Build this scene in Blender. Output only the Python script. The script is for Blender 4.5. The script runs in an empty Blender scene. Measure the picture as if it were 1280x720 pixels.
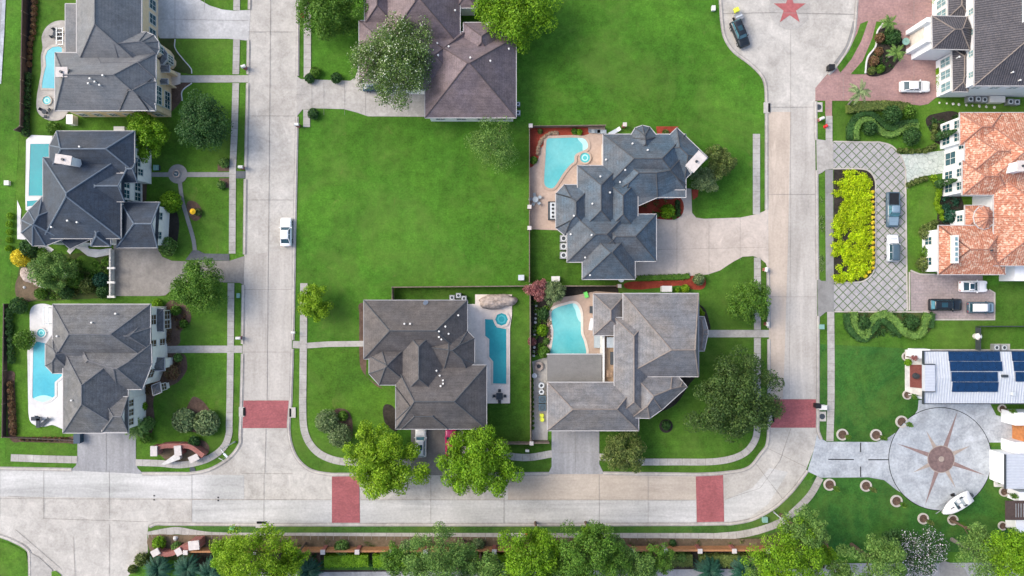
import bpy, math, random
import numpy as np
from mathutils import Vector
random.seed(7); RNG = np.random.default_rng(11)
SC = bpy.context.scene; COL = SC.collection
S = 0.13333; HC = 113.8              # metres per photo pixel on the ground, camera height
R_ = math.radians
def W(px, py, z=0.0):
    k = S*(HC-z)/HC
    return ((px-640)*k, (360-py)*k, z)
def W2(px, py, z=0.0): return W(px, py, z)[:2]

# ------------------------------------------------------------------ materials
class NT:
    def __init__(s, name):
        s.m = bpy.data.materials.new(name); s.m.use_nodes = True
        s.t = s.m.node_tree; s.b = s.t.nodes['Principled BSDF']
        s.tc = None
    def n(s, t, **k):
        x = s.t.nodes.new(t)
        for a, v in k.items(): setattr(x, a, v)
        return x
    def l(s, a, b): s.t.links.new(a, b)
    def co(s, sc=(1,1,1), rot=0):
        if s.tc is None: s.tc = s.n('ShaderNodeTexCoord')
        mp = s.n('ShaderNodeMapping'); mp.inputs['Scale'].default_value = sc; mp.inputs['Rotation'].default_value = (0,0,rot)
        s.l(s.tc.outputs['Object'], mp.inputs['Vector']); return mp.outputs['Vector']
    def noise(s, scale, detail=4, rough=.55, sc=(1,1,1), dist=0, rot=0):
        x = s.n('ShaderNodeTexNoise'); s.l(s.co(sc, rot), x.inputs['Vector'])
        x.inputs['Scale'].default_value = scale; x.inputs['Detail'].default_value = detail
        x.inputs['Roughness'].default_value = rough; x.inputs['Distortion'].default_value = dist
        return x.outputs['Fac']
    def ramp(s, fac, stops):
        x = s.n('ShaderNodeValToRGB'); e = x.color_ramp.elements
        while len(e) < len(stops): e.new(.5)
        for q, (p, c) in zip(e, stops): q.position = p; q.color = (*c, 1)
        s.l(fac, x.inputs['Fac']); return x.outputs['Color']
    def mix(s, a, b, fac, mode='MIX'):
        x = s.n('ShaderNodeMix', data_type='RGBA', blend_type=mode)
        for sock, v in ((x.inputs[0], fac), (x.inputs[6], a), (x.inputs[7], b)):
            if hasattr(v, 'is_linked') or hasattr(v, 'links'): s.l(v, sock)
            elif isinstance(v, (int, float)): sock.default_value = v
            else: sock.default_value = (*v, 1)
        return x.outputs[2]
    def vary(s, col, fac, lo, hi, p0=.3, p1=.7):
        return s.mix(col, s.ramp(fac, [(p0, (lo,)*3), (p1, (hi,)*3)]), 1.0, 'MULTIPLY')
    def math(s, op, a, b=0.0):
        x = s.n('ShaderNodeMath', operation=op)
        for i, v in enumerate((a, b)):
            if hasattr(v, 'links'): s.l(v, x.inputs[i])
            else: x.inputs[i].default_value = v
        return x.outputs[0]
    def bump(s, h, st=.3, d=.05):
        x = s.n('ShaderNodeBump'); x.inputs['Strength'].default_value = st; x.inputs['Distance'].default_value = d
        s.l(h, x.inputs['Height']); s.l(x.outputs['Normal'], s.b.inputs['Normal'])
    def done(s, col, rough=.8, spec=.3, metal=0):
        if hasattr(col, 'links'): s.l(col, s.b.inputs['Base Color'])
        else: s.b.inputs['Base Color'].default_value = (*col, 1)
        s.b.inputs['Roughness'].default_value = rough; s.b.inputs['Specular IOR Level'].default_value = spec
        s.b.inputs['Metallic'].default_value = metal
        return s.m
def rgb(h):
    f = lambda c: c/12.92 if c <= .04045 else ((c+.055)/1.055)**2.4
    return tuple(f(int(h[i:i+2], 16)/255) for i in (0,2,4))
M = {}
def plain(name, col, rough=.6, spec=.4, metal=0, v=.12, sc=2.0):
    t = NT(name); c = t.vary(t.mix(col, col, 0.0), t.noise(sc), 1-v, 1+v) if v else col
    M[name] = t.done(c, rough, spec, metal); return M[name]
def grass(name, col, alt, v=1.0, stripe=0, rot=0):
    t = NT(name)
    c = t.mix(col, alt, t.ramp(t.noise(.12, 5, .6), [(.38, (0,0,0)), (.66, (1,1,1))]))
    c = t.vary(c, t.noise(.5, 5, .65), .78, 1.25)
    c = t.vary(c, t.noise(1.3, 6, .75), .80, 1.22)
    c = t.vary(c, t.noise(3.6, 4, .7), .72, 1.3)
    c = t.vary(c, t.noise(.05, 4, .6), .74, 1.28)
    c = t.mix(c, (.105,.172,.032), t.ramp(t.noise(.085, 7, .75, dist=.8), [(.47, (0,0,0)), (.72, (.8*v,)*3)]))
    c = t.mix(c, (.19,.17,.06), t.ramp(t.noise(.30, 7, .75, dist=.9), [(.60, (0,0,0)), (.80, (.6*v,)*3)]))
    c = t.mix(c, (.02,.06,.008), t.ramp(t.noise(.8, 6, .7, dist=.4), [(.62, (0,0,0)), (.85, (.7,)*3)]))
    if stripe:
        w = t.n('ShaderNodeTexWave'); t.l(t.co((1,1,1), rot), w.inputs['Vector']); w.inputs['Scale'].default_value = stripe
        w.inputs['Distortion'].default_value = 1.2; w.inputs['Detail'].default_value = 2
        c = t.vary(c, w.outputs['Fac'], .975, 1.03)
    t.bump(t.noise(9, 3, .8), .6, .06)
    M[name] = t.done(c, .9, .12)
grass('grass_open', (.056,.150,.014), (.042,.122,.012), .8)
grass('grass_left', (.048,.122,.013), (.066,.150,.014), .8)
grass('grass_yard', (.038,.100,.011), (.053,.124,.013), .7, .25, 1.57)
grass('grass_deep', (.024,.088,.017), (.036,.106,.016), .8)
grass('grass_verge', (.040,.105,.020), (.060,.125,.026), 1.3)
def concrete(name, col, v=1.0, stain=.5, dirx=1, tint=None):
    t = NT(name); sc = (.09,1,1) if dirx == 1 else ((1,.09,1) if dirx == 2 else (1,1,1))
    c = t.mix(col, tuple(x*y for x, y in zip(col, tint or (.80,.79,.78))), t.ramp(t.noise(.11, 5, .6), [(.36, (0,0,0)), (.66, (1,1,1))]))
    c = t.vary(c, t.noise(.45, 7, .7, sc, .6), 1-.24*v, 1+.15*v)
    c = t.vary(c, t.noise(2.6, 5, .7), 1-.16*v, 1+.1*v)
    c = t.mix(c, tuple(x*.42 for x in col), t.ramp(t.noise(.55, 8, .75, sc, .8), [(.60, (0,0,0)), (.82, (stain,)*3)]))
    c = t.mix(c, tuple(x*.55 for x in col), t.ramp(t.noise(1.7, 9, .8, (sc[0]*.6,sc[1]*.6,1), 1.5), [(.60, (0,0,0)), (.74, (stain*.8,)*3)]))
    c = t.mix(c, tuple(min(1,x*1.28) for x in col), t.ramp(t.noise(.33, 8, .75, sc, 1.2, 1.0), [(.58, (0,0,0)), (.72, (.55,)*3)]))
    t.bump(t.noise(14, 3), .2, .02)
    M[name] = t.done(c, .85, .2)
concrete('road_pale', (.48,.46,.42), 1, .55, 0)
concrete('road_white', (.52,.515,.495), 1, .9, 1, (.74,.75,.74))
concrete('road_warm', (.47,.415,.35), .8, .6, 1)
concrete('road_pink', (.51,.435,.36), .7, .5, 2)
concrete('road_vert', (.47,.445,.405), .9, .7, 2)
concrete('walk', (.42,.405,.375), 1, .5, 0)
concrete('walk_dark', (.26,.26,.25), .8, .4, 0)
concrete('drive_light', (.50,.50,.49), .9, .35, 0)
concrete('drive_grey', (.27,.255,.235), 1, .4, 0)
concrete('drive_mid', (.33,.335,.345), 1.1, .6, 2)
concrete('drive_dark', (.23,.215,.20), .9, .3, 0)
concrete('drive_beige', (.53,.465,.405), .7, .2, 0)
concrete('drive_blue', (.42,.45,.475), 1.4, .5, 0, (.8,.82,.84))
concrete('deck_beige', (.72,.63,.55), .7, .15, 0)
concrete('deck_cream', (.80,.71,.63), .5, .1, 0)
concrete('deck_pink', (.48,.37,.30), .7, .2, 0)
concrete('deck_white', (.64,.64,.63), .5, .15, 0)
concrete('kerb_stone', (.50,.47,.42), 1, .5, 0)
concrete('gutter_concrete', (.37,.355,.335), 1.1, .7, 0)
concrete('slate_path', (.12,.13,.14), 1, .3, 0)
concrete('joint', (.27,.255,.235), 1, .3, 0)
concrete('inlet_concrete', (.50,.48,.44), 1, .3, 0)
def bricky(name, c1, c2, mort, sc=3.0, rot=0):
    t = NT(name); b = t.n('ShaderNodeTexBrick'); t.l(t.co((1,1,1), rot), b.inputs['Vector'])
    b.inputs['Color1'].default_value = (*c1,1); b.inputs['Color2'].default_value = (*c2,1); b.inputs['Mortar'].default_value = (*mort,1)
    b.inputs['Scale'].default_value = sc; b.inputs['Mortar Size'].default_value = .012
    c = t.vary(b.outputs['Color'], t.noise(.35, 5, .6), .82, 1.15)
    c = t.vary(c, t.noise(3, 4), .85, 1.12)
    M[name] = t.done(c, .85, .2)
bricky('crosswalk_brick', (.33,.10,.105), (.27,.082,.09), (.22,.11,.105), 1.6)
bricky('paver_pink', (.34,.205,.185), (.29,.175,.165), (.25,.2,.19), 1.1)
bricky('pad_paver', (.33,.275,.265), (.29,.245,.24), (.22,.2,.2), .55)
bricky('brick_red', (.30,.105,.085), (.25,.085,.07), (.3,.25,.22), 4)
bricky('patio_brick', (.20,.06,.05), (.17,.05,.045), (.2,.12,.1), 3)
def lattice():
    t = NT('grid_paver')
    sep = t.n('ShaderNodeSeparateXYZ'); t.l(t.co((1,1,1), R_(45)), sep.inputs[0])
    P = 1.04
    fx = t.math('ABSOLUTE', t.math('SUBTRACT', t.math('FRACT', t.math('DIVIDE', sep.outputs[0], P)), .5))
    fy = t.math('ABSOLUTE', t.math('SUBTRACT', t.math('FRACT', t.math('DIVIDE', sep.outputs[1], P)), .5))
    m = t.math('MAXIMUM', fx, fy)
    f = t.math('GREATER_THAN', t.math('ADD', m, t.math('MULTIPLY', t.math('SUBTRACT', t.noise(5, 3), .5), .05)), .432)
    vx = t.n('ShaderNodeTexVoronoi'); t.l(t.co((1/P,1/P,1), R_(45)), vx.inputs['Vector']); vx.inputs['Randomness'].default_value = 0; vx.inputs['Scale'].default_value = 1
    stone = t.vary((.33,.32,.315) if 0 else t.mix((.36,.345,.34), (.30,.29,.30), vx.outputs['Color']), t.noise(1.2, 5, .7), .85, 1.15)
    g = t.vary(t.mix((.085,.125,.06), (.10,.15,.065), .5), t.noise(6, 3), .7, 1.3)
    M['grid_paver'] = t.done(t.mix(stone, g, f), .85, .2)
lattice()
def flag():
    t = NT('flagstone'); v = t.n('ShaderNodeTexVoronoi', feature='DISTANCE_TO_EDGE'); t.l(t.co(), v.inputs['Vector']); v.inputs['Scale'].default_value = 1.3
    v2 = t.n('ShaderNodeTexVoronoi'); t.l(t.co(), v2.inputs['Vector']); v2.inputs['Scale'].default_value = 1.3
    c = t.mix((.38,.44,.40), (.50,.53,.49), v2.outputs['Color'])
    c = t.mix((.24,.28,.25), c, t.ramp(v.outputs['Distance'], [(.0,(0,0,0)),(.06,(1,1,1))]))
    M['flagstone'] = t.done(t.vary(c, t.noise(2, 4), .85, 1.12), .8, .2)
flag()
def mulch(name, c1, c2):
    t = NT(name); c = t.mix(c1, c2, t.ramp(t.noise(2.5, 6, .75), [(.3,(0,0,0)),(.7,(1,1,1))]))
    c = t.vary(c, t.noise(.5, 4), .75, 1.25); t.bump(t.noise(8, 4, .8), .8, .08)
    M[name] = t.done(c, .95, .1)
mulch('mulch_brown', (.075,.05,.038), (.15,.10,.075))
mulch('mulch_dark', (.022,.02,.017), (.05,.043,.036))
mulch('mulch_red', (.30,.06,.035), (.22,.04,.025))
mulch('mulch_dry', (.17,.12,.085), (.10,.085,.05))
mulch('soil_lawn', (.042,.085,.02), (.085,.085,.035))
def shingle(name, base, alt, v=1.0):
    t = NT(name)
    c = t.mix(base, alt, t.ramp(t.noise(.22, 5, .6), [(.35,(0,0,0)),(.65,(1,1,1))]))
    c = t.vary(c, t.noise(1.1, 5, .7, (1,1,.4)), 1-.16*v, 1+.14*v)
    c = t.vary(c, t.noise(5.5, 3, .8), 1-.22*v, 1+.2*v)
    c = t.vary(c, t.noise(.6, 7, .75, (.3,1,1), 1.0, .6), 1-.2*v, 1+.18*v)
    c = t.mix(c, tuple(min(1,x*1.75) for x in base), t.ramp(t.noise(.5, 8, .8, (1,.3,1), 1.2, -.5), [(.6,(0,0,0)),(.78,(.5*v,)*3)]))
    sep = t.n('ShaderNodeSeparateXYZ'); t.l(t.co(), sep.inputs[0])
    fz = t.math('FRACT', t.math('DIVIDE', sep.outputs[2], .27))
    c = t.vary(c, fz, .88, 1.05, .0, .35)
    t.bump(t.noise(7, 3, .8), .4, .03)
    M[name] = t.done(c, .72, .35)
shingle('shingle_grey', (.135,.145,.155), (.165,.165,.165))
shingle('shingle_navy', (.036,.052,.076), (.046,.054,.066), 1.4)
shingle('shingle_charcoal', (.098,.104,.113), (.128,.125,.12), 1.5)
shingle('shingle_purple', (.138,.110,.121), (.165,.125,.122), 1.4)
shingle('shingle_graphite', (.078,.073,.073), (.098,.086,.079), 1.4)
shingle('shingle_slate', (.060,.094,.126), (.088,.095,.104), 1.4)
shingle('shingle_taupe', (.140,.146,.158), (.168,.155,.145), 1.4)
shingle('felt_grey', (.15,.148,.138), (.165,.16,.15), .5)
def tile(name, stops, pitch=.32, dark=.55, vs=2.2):
    t = NT(name); g = t.n('ShaderNodeNewGeometry'); sn = t.n('ShaderNodeSeparateXYZ'); t.l(g.outputs['Normal'], sn.inputs[0])
    sp = t.n('ShaderNodeSeparateXYZ'); t.l(t.co(), sp.inputs[0])
    ew = t.math('GREATER_THAN', t.math('ABSOLUTE', sn.outputs[0]), t.math('ABSOLUTE', sn.outputs[1]))
    inv = t.math('SUBTRACT', 1.0, ew)
    u = t.math('ADD', t.math('MULTIPLY', sp.outputs[1], ew), t.math('MULTIPLY', sp.outputs[0], inv))
    w = t.math('ABSOLUTE', t.math('SUBTRACT', t.math('FRACT', t.math('DIVIDE', u, pitch)), .5))
    cb = t.n('ShaderNodeCombineXYZ'); t.l(t.math('DIVIDE', u, pitch), cb.inputs[0]); t.l(t.math('DIVIDE', sp.outputs[2], .13), cb.inputs[1])
    wn = t.n('ShaderNodeTexVoronoi'); t.l(cb.outputs[0], wn.inputs['Vector']); wn.inputs['Scale'].default_value = vs; wn.inputs['Randomness'].default_value = .9
    sc = t.n('ShaderNodeSeparateColor'); t.l(wn.outputs['Color'], sc.inputs[0])
    c = t.ramp(sc.outputs[0], stops)
    c = t.vary(c, w, dark, 1.08, .08, .3)
    c = t.vary(c, t.noise(.35, 5, .6), .82, 1.15)
    t.bump(w, .6, .08)
    M[name] = t.done(c, .75, .3)
tile('tile_orange', [(0,(.33,.125,.075)),(.35,(.42,.175,.105)),(.6,(.47,.23,.15)),(.88,(.58,.42,.31)),(1,(.30,.11,.07))], .34, .72, 1.3)
tile('tile_dark', [(0,(.058,.058,.068)),(.5,(.078,.076,.086)),(1,(.105,.096,.10))], .36, .45)
def leaf(name, stops, tr=.25):
    t = NT(name); g = t.n('ShaderNodeNewGeometry')
    c = t.ramp(g.outputs['Random Per Island'], stops)
    c = t.vary(c, t.noise(.55, 3, .6), .9, 1.7)
    t.done(c, .55, .25)
    tb = t.n('ShaderNodeBsdfTranslucent'); t.l(c, tb.inputs['Color']); mx = t.n('ShaderNodeMixShader'); mx.inputs[0].default_value = tr
    o = t.t.nodes['Material Output']; t.l(t.b.outputs[0], mx.inputs[1]); t.l(tb.outputs[0], mx.inputs[2]); t.l(mx.outputs[0], o.inputs['Surface'])
    M[name] = t.m
leaf('leaf_bright', [(0,(.070,.165,.006)),(.5,(.115,.235,.008)),(1,(.175,.30,.014))])
leaf('leaf_lime', [(0,(.10,.20,.006)),(.5,(.15,.262,.009)),(1,(.215,.325,.018))])
leaf('leaf_mid', [(0,(.042,.110,.012)),(.5,(.068,.155,.016)),(1,(.11,.20,.025))])
leaf('leaf_dark', [(0,(.020,.060,.016)),(.5,(.031,.085,.021)),(1,(.055,.12,.03))])
leaf('leaf_oak', [(0,(.026,.058,.014)),(.5,(.042,.082,.018)),(1,(.075,.12,.028))])
leaf('leaf_olive', [(0,(.045,.08,.018)),(.5,(.09,.13,.028)),(1,(.16,.19,.055))])
leaf('leaf_soft', [(0,(.05,.12,.022)),(.5,(.10,.19,.04)),(1,(.17,.27,.06))])
leaf('leaf_pale', [(0,(.07,.12,.045)),(.5,(.13,.19,.075)),(1,(.23,.29,.13))])
leaf('leaf_blue', [(0,(.008,.042,.026)),(.5,(.014,.062,.036)),(1,(.03,.095,.055))])
leaf('leaf_magnolia', [(0,(.055,.105,.022)),(.5,(.085,.15,.032)),(1,(.13,.20,.05))])
leaf('leaf_chartreuse', [(0,(.20,.30,.006)),(.5,(.32,.45,.008)),(1,(.46,.54,.012))])
leaf('leaf_yellow', [(0,(.45,.36,.02)),(.5,(.62,.5,.03)),(1,(.7,.62,.06))])
leaf('leaf_red', [(0,(.16,.05,.05)),(.5,(.26,.09,.09)),(1,(.34,.17,.15))])
leaf('leaf_rust', [(0,(.12,.06,.03)),(.5,(.17,.09,.05)),(1,(.12,.12,.04))])
leaf('blossom_white', [(0,(.38,.43,.27)),(1,(.62,.64,.50))], .1)
leaf('blossom_lilac', [(0,(.40,.37,.42)),(1,(.60,.56,.62))], .1)
plain('bark', (.12,.085,.06), .9, .1, 0, .3, 4)
plain('bark_grey', (.2,.18,.16), .9, .1, 0, .3, 4)
def water(name, shallow, deep):
    t = NT(name); c = t.mix(shallow, deep, t.ramp(t.noise(.16, 3, .5), [(.3,(0,0,0)),(.7,(1,1,1))]))
    c = t.vary(c, t.noise(1.6, 4, .6, dist=1), .93, 1.07)
    t.bump(t.noise(3.5, 3, .6, dist=.8), .2, .04)
    M[name] = t.done(c, .05, .12)
water('water_aqua', (.19,.50,.49), (.08,.38,.41)); water('water_teal', (.022,.25,.29), (.045,.33,.36))
water('water_deep', (.006,.21,.25), (.01,.25,.28)); water('water_sky', (.11,.44,.50), (.06,.34,.43))
water('water_spa', (.10,.45,.47), (.07,.38,.42)); water('water_pond', (.02,.06,.09), (.03,.10,.14)); water('water_step', (.42,.70,.68), (.38,.66,.66))
for n, c, r, s, m, v in [
    ('wall_cream', (.70,.54,.36), .85, .2, 0, .08), ('wall_white', (.80,.78,.73), .8, .2, 0, .06), ('wall_ivory', (.80,.78,.70), .8, .2, 0, .06),
    ('wall_beige', (.56,.52,.46), .8, .2, 0, .08), ('wall_snow', (.70,.72,.74), .7, .3, 0, .05), ('trim_white', (.60,.60,.57), .5, .3, 0, .05),
    ('gutter_grey', (.30,.30,.30), .5, .3, 0, .08), ('gutter_pale', (.44,.43,.42), .5, .3, 0, .08), ('cap_pale', (.12,.15,.185), .7, .3, 0, .15),
    ('cap_grey', (.135,.138,.145), .8, .2, 0, .15), ('cap_dark', (.075,.08,.086), .8, .2, 0, .15), ('cap_brown', (.11,.085,.085), .8, .2, 0, .15), ('cap_orange', (.30,.15,.11), .8, .2, 0, .2), ('cap_tan', (.2,.17,.15), .8, .2, 0, .2),
    ('glass', (.02,.07,.09), .08, .6, 0, .3), ('glass_brown', (.09,.065,.035), .12, .5, 0, .3), ('glass_pale', (.16,.27,.29), .1, .6, 0, .4), ('car_glass', (.015,.05,.065), .06, .7, 0, .2), ('car_glass_pale', (.07,.19,.24), .1, .6, 0, .2),
    ('paint_white', (.78,.78,.77), .3, .5, 0, .02), ('paint_black', (.012,.016,.02), .18, .6, 0, .05), ('paint_navy', (.018,.045,.075), .22, .6, 0, .05), ('paint_magenta', (.45,.02,.12), .25, .5, 0, .05),
    ('paint_slate', (.06,.10,.13), .25, .6, 0, .05), ('paint_steel', (.17,.25,.32), .3, .5, 0, .05), ('paint_silver', (.50,.54,.57), .3, .5, .2, .05), ('plastic_black', (.015,.016,.018), .5, .3, 0, .2), ('tyre', (.018,.018,.02), .9, .1, 0, .2), ('rim', (.35,.36,.37), .35, .5, .6, .1),
    ('lamp_clear', (.7,.72,.72), .15, .5, 0, 0), ('lamp_red', (.4,.02,.02), .25, .5, 0, 0), ('metal_grey', (.30,.31,.32), .4, .5, .4, .1), ('metal_dark', (.05,.06,.07), .5, .4, .3, .15), ('metal_pale', (.52,.56,.58), .4, .5, .2, .08),
    ('seam_white', (.44,.47,.52), .4, .4, 0, .04), ('wood_fence', (.17,.135,.11), .85, .15, 0, .25), ('wood_orange', (.34,.165,.075), .75, .2, 0, .2), ('wood_dark', (.07,.05,.045), .7, .2, 0, .2), ('wood_door', (.42,.17,.06), .5, .3, 0, .2),
    ('stone_cap', (.52,.48,.45), .75, .2, 0, .1), ('rock_tan', (.36,.30,.26), .9, .15, 0, .4), ('rock_brown', (.27,.19,.13), .9, .15, 0, .4), ('stone_white', (.56,.55,.52), .7, .2, 0, .15), ('fabric_dark', (.055,.065,.075), .8, .2, 0, .2), ('fabric_grey', (.33,.38,.41), .8, .2, 0, .15), ('fabric_white', (.7,.7,.7), .8, .2, 0, .1),
    ('teal_box', (.20,.36,.31), .5, .3, 0, .1), ('hydrant_red', (.62,.03,.04), .4, .4, 0, .05), ('yellow_paint', (.60,.66,.06), .4, .4, 0, .1), ('green_toy', (.15,.6,.12), .4, .4, 0, .1), ('solar', (.006,.030,.085), .22, .4, 0, .25), ('umbrella_gold', (.75,.45,.02), .8, .2, 0, .1),
    ('star_red', (.34,.105,.105), .8, .2, 0, .15), ('ray_tan', (.32,.27,.23), .8, .2, 0, .15), ('ray_brown', (.22,.155,.145), .8, .2, 0, .15), ('rose_brown', (.165,.115,.11), .85, .2, 0, .25), ('dark_gap', (.012,.013,.014), .9, .1, 0, .2), ('sign_green', (.05,.30,.2), .5, .3, 0, .05), ('tan_floor', (.33,.24,.16), .8, .2, 0, .2)]:
    plain(n, c, r, s, m, v)

# ------------------------------------------------------------------ objects
ORG = {}
def tag(o, label=None, cat=None, group=None, kind=None):
    for k, v in (('label', label), ('category', cat), ('group', group), ('kind', kind)):
        if v: o[k] = v
    return o
def thing(name, label, cat, loc=(0,0,0), rz=0, group=None):
    o = bpy.data.objects.new(name, None); COL.objects.link(o); o.empty_display_size = .3
    o.location = loc; o.rotation_euler = (0,0,rz); ORG[o] = Vector(loc) if not rz else None
    return tag(o, label, cat, group)
class MB:
    def __init__(s): s.v = []; s.f = []
    def add(s, vs, fs):
        k = len(s.v); s.v += [tuple(p) for p in vs]; s.f += [tuple(i+k for i in f) for f in fs]; return s
    def prism(s, poly, z0, z1, cap0=True):
        n = len(poly); a = sum(poly[i][0]*poly[(i+1)%n][1]-poly[(i+1)%n][0]*poly[i][1] for i in range(n))
        if a < 0: poly = poly[::-1]
        vs = [(x, y, z0) for x, y in poly]+[(x, y, z1) for x, y in poly]
        fs = [(i, (i+1)%n, n+(i+1)%n, n+i) for i in range(n)]+[tuple(range(n, 2*n))]
        if cap0: fs.append(tuple(range(n))[::-1])
        return s.add(vs, fs)
    def obox(s, c, u, sz):
        """box centred at c, long axis along the 2D unit vector u, sizes (along u, across, up)"""
        ux, uy = u; a, b, h = sz[0]/2, sz[1]/2, sz[2]/2
        P = [(c[0]+ux*i*a-uy*j*b, c[1]+uy*i*a+ux*j*b) for i, j in ((-1,-1),(1,-1),(1,1),(-1,1))]
        return s.prism(P, c[2]-h, c[2]+h)
    def box(s, c, sz): return s.obox(c, (1,0), sz)
    def tube(s, p0, p1, r0, r1=None, n=8):
        r1 = r0 if r1 is None else r1; p0, p1 = Vector(p0), Vector(p1); d = (p1-p0).normalized()
        a = d.orthogonal().normalized(); b = d.cross(a)
        vs = []
        for p, r in ((p0, r0), (p1, r1)):
            vs += [p+(a*math.cos(6.2832*i/n)+b*math.sin(6.2832*i/n))*r for i in range(n)]
        fs = [(i, (i+1)%n, n+(i+1)%n, n+i) for i in range(n)]+[tuple(range(n))[::-1], tuple(range(n, 2*n))]
        return s.add(vs, fs)
    def disc(s, c, r, z0, z1, n=28, ry=None):
        return s.prism([(c[0]+r*math.cos(6.2832*i/n), c[1]+(ry or r)*math.sin(6.2832*i/n)) for i in range(n)], z0, z1)
    def ring(s, c, r0, r1, z0, z1, n=28, a0=0, a1=6.28319):
        full = a1-a0 > 6.28; m = n if full else n+1
        vs = []
        for i in range(m):
            t = a0+(a1-a0)*i/n; cx, sx = math.cos(t), math.sin(t)
            vs += [(c[0]+r*cx, c[1]+r*sx, z) for r, z in ((r0,z0),(r1,z0),(r1,z1),(r0,z1))]
        fs = []
        for i in range(n):
            a, b = 4*i, 4*((i+1)%m)
            fs += [(a+k, b+k, b+(k+1)%4, a+(k+1)%4) for k in range(4)]
        if not full: fs += [(0,1,2,3), tuple(4*n+k for k in (3,2,1,0))]
        return s.add(vs, [f[::-1] for f in fs])
    def build(s, name, mat, parent=None, smooth=False):
        me = bpy.data.meshes.new(name); o = ORG.get(parent) if parent else None
        v = s.v if not o else [(x-o.x, y-o.y, z-o.z) for x, y, z in s.v]
        me.from_pydata(v, [], s.f); me.materials.append(M[mat] if isinstance(mat, str) else mat)
        if smooth: me.polygons.foreach_set('use_smooth', [True]*len(me.polygons))
        ob = bpy.data.objects.new(name, me); COL.objects.link(ob)
        if parent: ob.parent = parent; ORG[ob] = o
        return ob
def qmesh(name, co, mat, parent=None):
    """co: (n,4,3) separate quads"""
    n = len(co); me = bpy.data.meshes.new(name); me.vertices.add(4*n); me.loops.add(4*n); me.polygons.add(n)
    o = ORG.get(parent) if parent else None
    if o: co = co-np.array(o[:])
    me.vertices.foreach_set('co', co.astype(np.float32).ravel()); me.loops.foreach_set('vertex_index', np.arange(4*n, dtype=np.int32))
    me.polygons.foreach_set('loop_start', np.arange(0, 4*n, 4, dtype=np.int32)); me.update(calc_edges=True)
    me.materials.append(M[mat]); ob = bpy.data.objects.new(name, me); COL.objects.link(ob)
    if parent: ob.parent = parent
    return ob
def crom(pts, closed, k=6):
    q = []
    for i, a in enumerate(pts):      # long straight runs keep straight: extra points near their ends
        q.append(a)
        if i == len(pts)-1 and not closed: break
        b = pts[(i+1) % len(pts)]; L = math.dist(a, b)
        if L > 42: q += [(a[0]+(b[0]-a[0])*t, a[1]+(b[1]-a[1])*t) for t in (11/L, 1-11/L)]
    pts = q
    n = len(pts); out = []
    rng = range(n) if closed else range(n-1)
    for i in rng:
        g = (lambda j: pts[j % n]) if closed else (lambda j: pts[min(max(j, 0), n-1)])
        p0, p1, p2, p3 = g(i-1), g(i), g(i+1), g(i+2)
        L = math.dist(p1, p2)
        if L < 1e-6: continue
        def tang(u, v):
            d = math.dist(u, v) or 1; return ((v[0]-u[0])*L/d, (v[1]-u[1])*L/d)
        m1, m2 = tang(p0, p2), tang(p1, p3)
        for q in range(k):
            t = q/k; h00 = 2*t**3-3*t*t+1; h10 = t**3-2*t*t+t; h01 = 3*t*t-2*t**3; h11 = t**3-t*t
            out.append(tuple(h00*p1[d]+h10*m1[d]+h01*p2[d]+h11*m2[d] for d in (0,1)))
    if not closed: out.append(tuple(pts[-1]))
    return out
def offs(path, d):
    n = len(path); out = []
    for i in range(n):
        a, b = path[max(i-1, 0)], path[min(i+1, n-1)]
        dx, dy = b[0]-a[0], b[1]-a[1]; L = math.hypot(dx, dy) or 1
        out.append((path[i][0]-dy/L*d, path[i][1]+dx/L*d))
    return out
ZC = {}
def lift(z):
    k = ZC[z] = ZC.get(z, -1)+1; return z+k*.0004
def sheet(name, px, z, mat, smooth=False, kind='structure', zz=0):
    z = lift(z)
    if smooth: px = crom(px, True)
    P = [W2(x, y, zz) for x, y in px]
    a = sum(P[i][0]*P[(i+1)%len(P)][1]-P[(i+1)%len(P)][0]*P[i][1] for i in range(len(P)))
    if a < 0: P = P[::-1]
    o = MB().add([(x, y, z) for x, y in P], [tuple(range(len(P)))]).build(name, mat)
    return tag(o, kind=kind)
def RC(x0, y0, x1, y1): return [(x0,y0),(x1,y0),(x1,y1),(x0,y1)]
def ribbon(name, px, wpx, z, mat, smooth=True, kind='structure'):
    z = lift(z)
    if smooth and len(px) > 2: px = crom(px, False)
    a, b = offs(px, wpx/2), offs(px, -wpx/2); n = len(px)
    vs = [(*W2(*p), z) for p in a]+[(*W2(*p), z) for p in b]
    o = MB().add(vs, [(i, i+1, n+i+1, n+i) for i in range(n-1)]).build(name, mat); return tag(o, kind=kind)
def sweep(mb, px, w, z0, z1, closed=False, smooth=False, zz=0):
    """rectangular bar of width w metres along a pixel path"""
    if smooth: px = crom(px, closed)
    P = [W2(x, y, zz) for x, y in px]
    if closed: P = P+[P[0], P[1]]
    a, b = offs(P, w/2), offs(P, -w/2)
    if closed: a, b = a[1:], b[1:]; a[-1] = a[0]; b[-1] = b[0]
    n = len(a); vs = []
    for p, q in zip(a, b): vs += [(*p, z0), (*q, z0), (*q, z1), (*p, z1)]
    fs = [(4*i+k, 4*i+4+k, 4*i+4+(k+1)%4, 4*i+(k+1)%4) for i in range(n-1) for k in range(4)]
    if not closed: fs += [(0,1,2,3), tuple(4*(n-1)+k for k in (3,2,1,0))]
    return mb.add(vs, fs)
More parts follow.
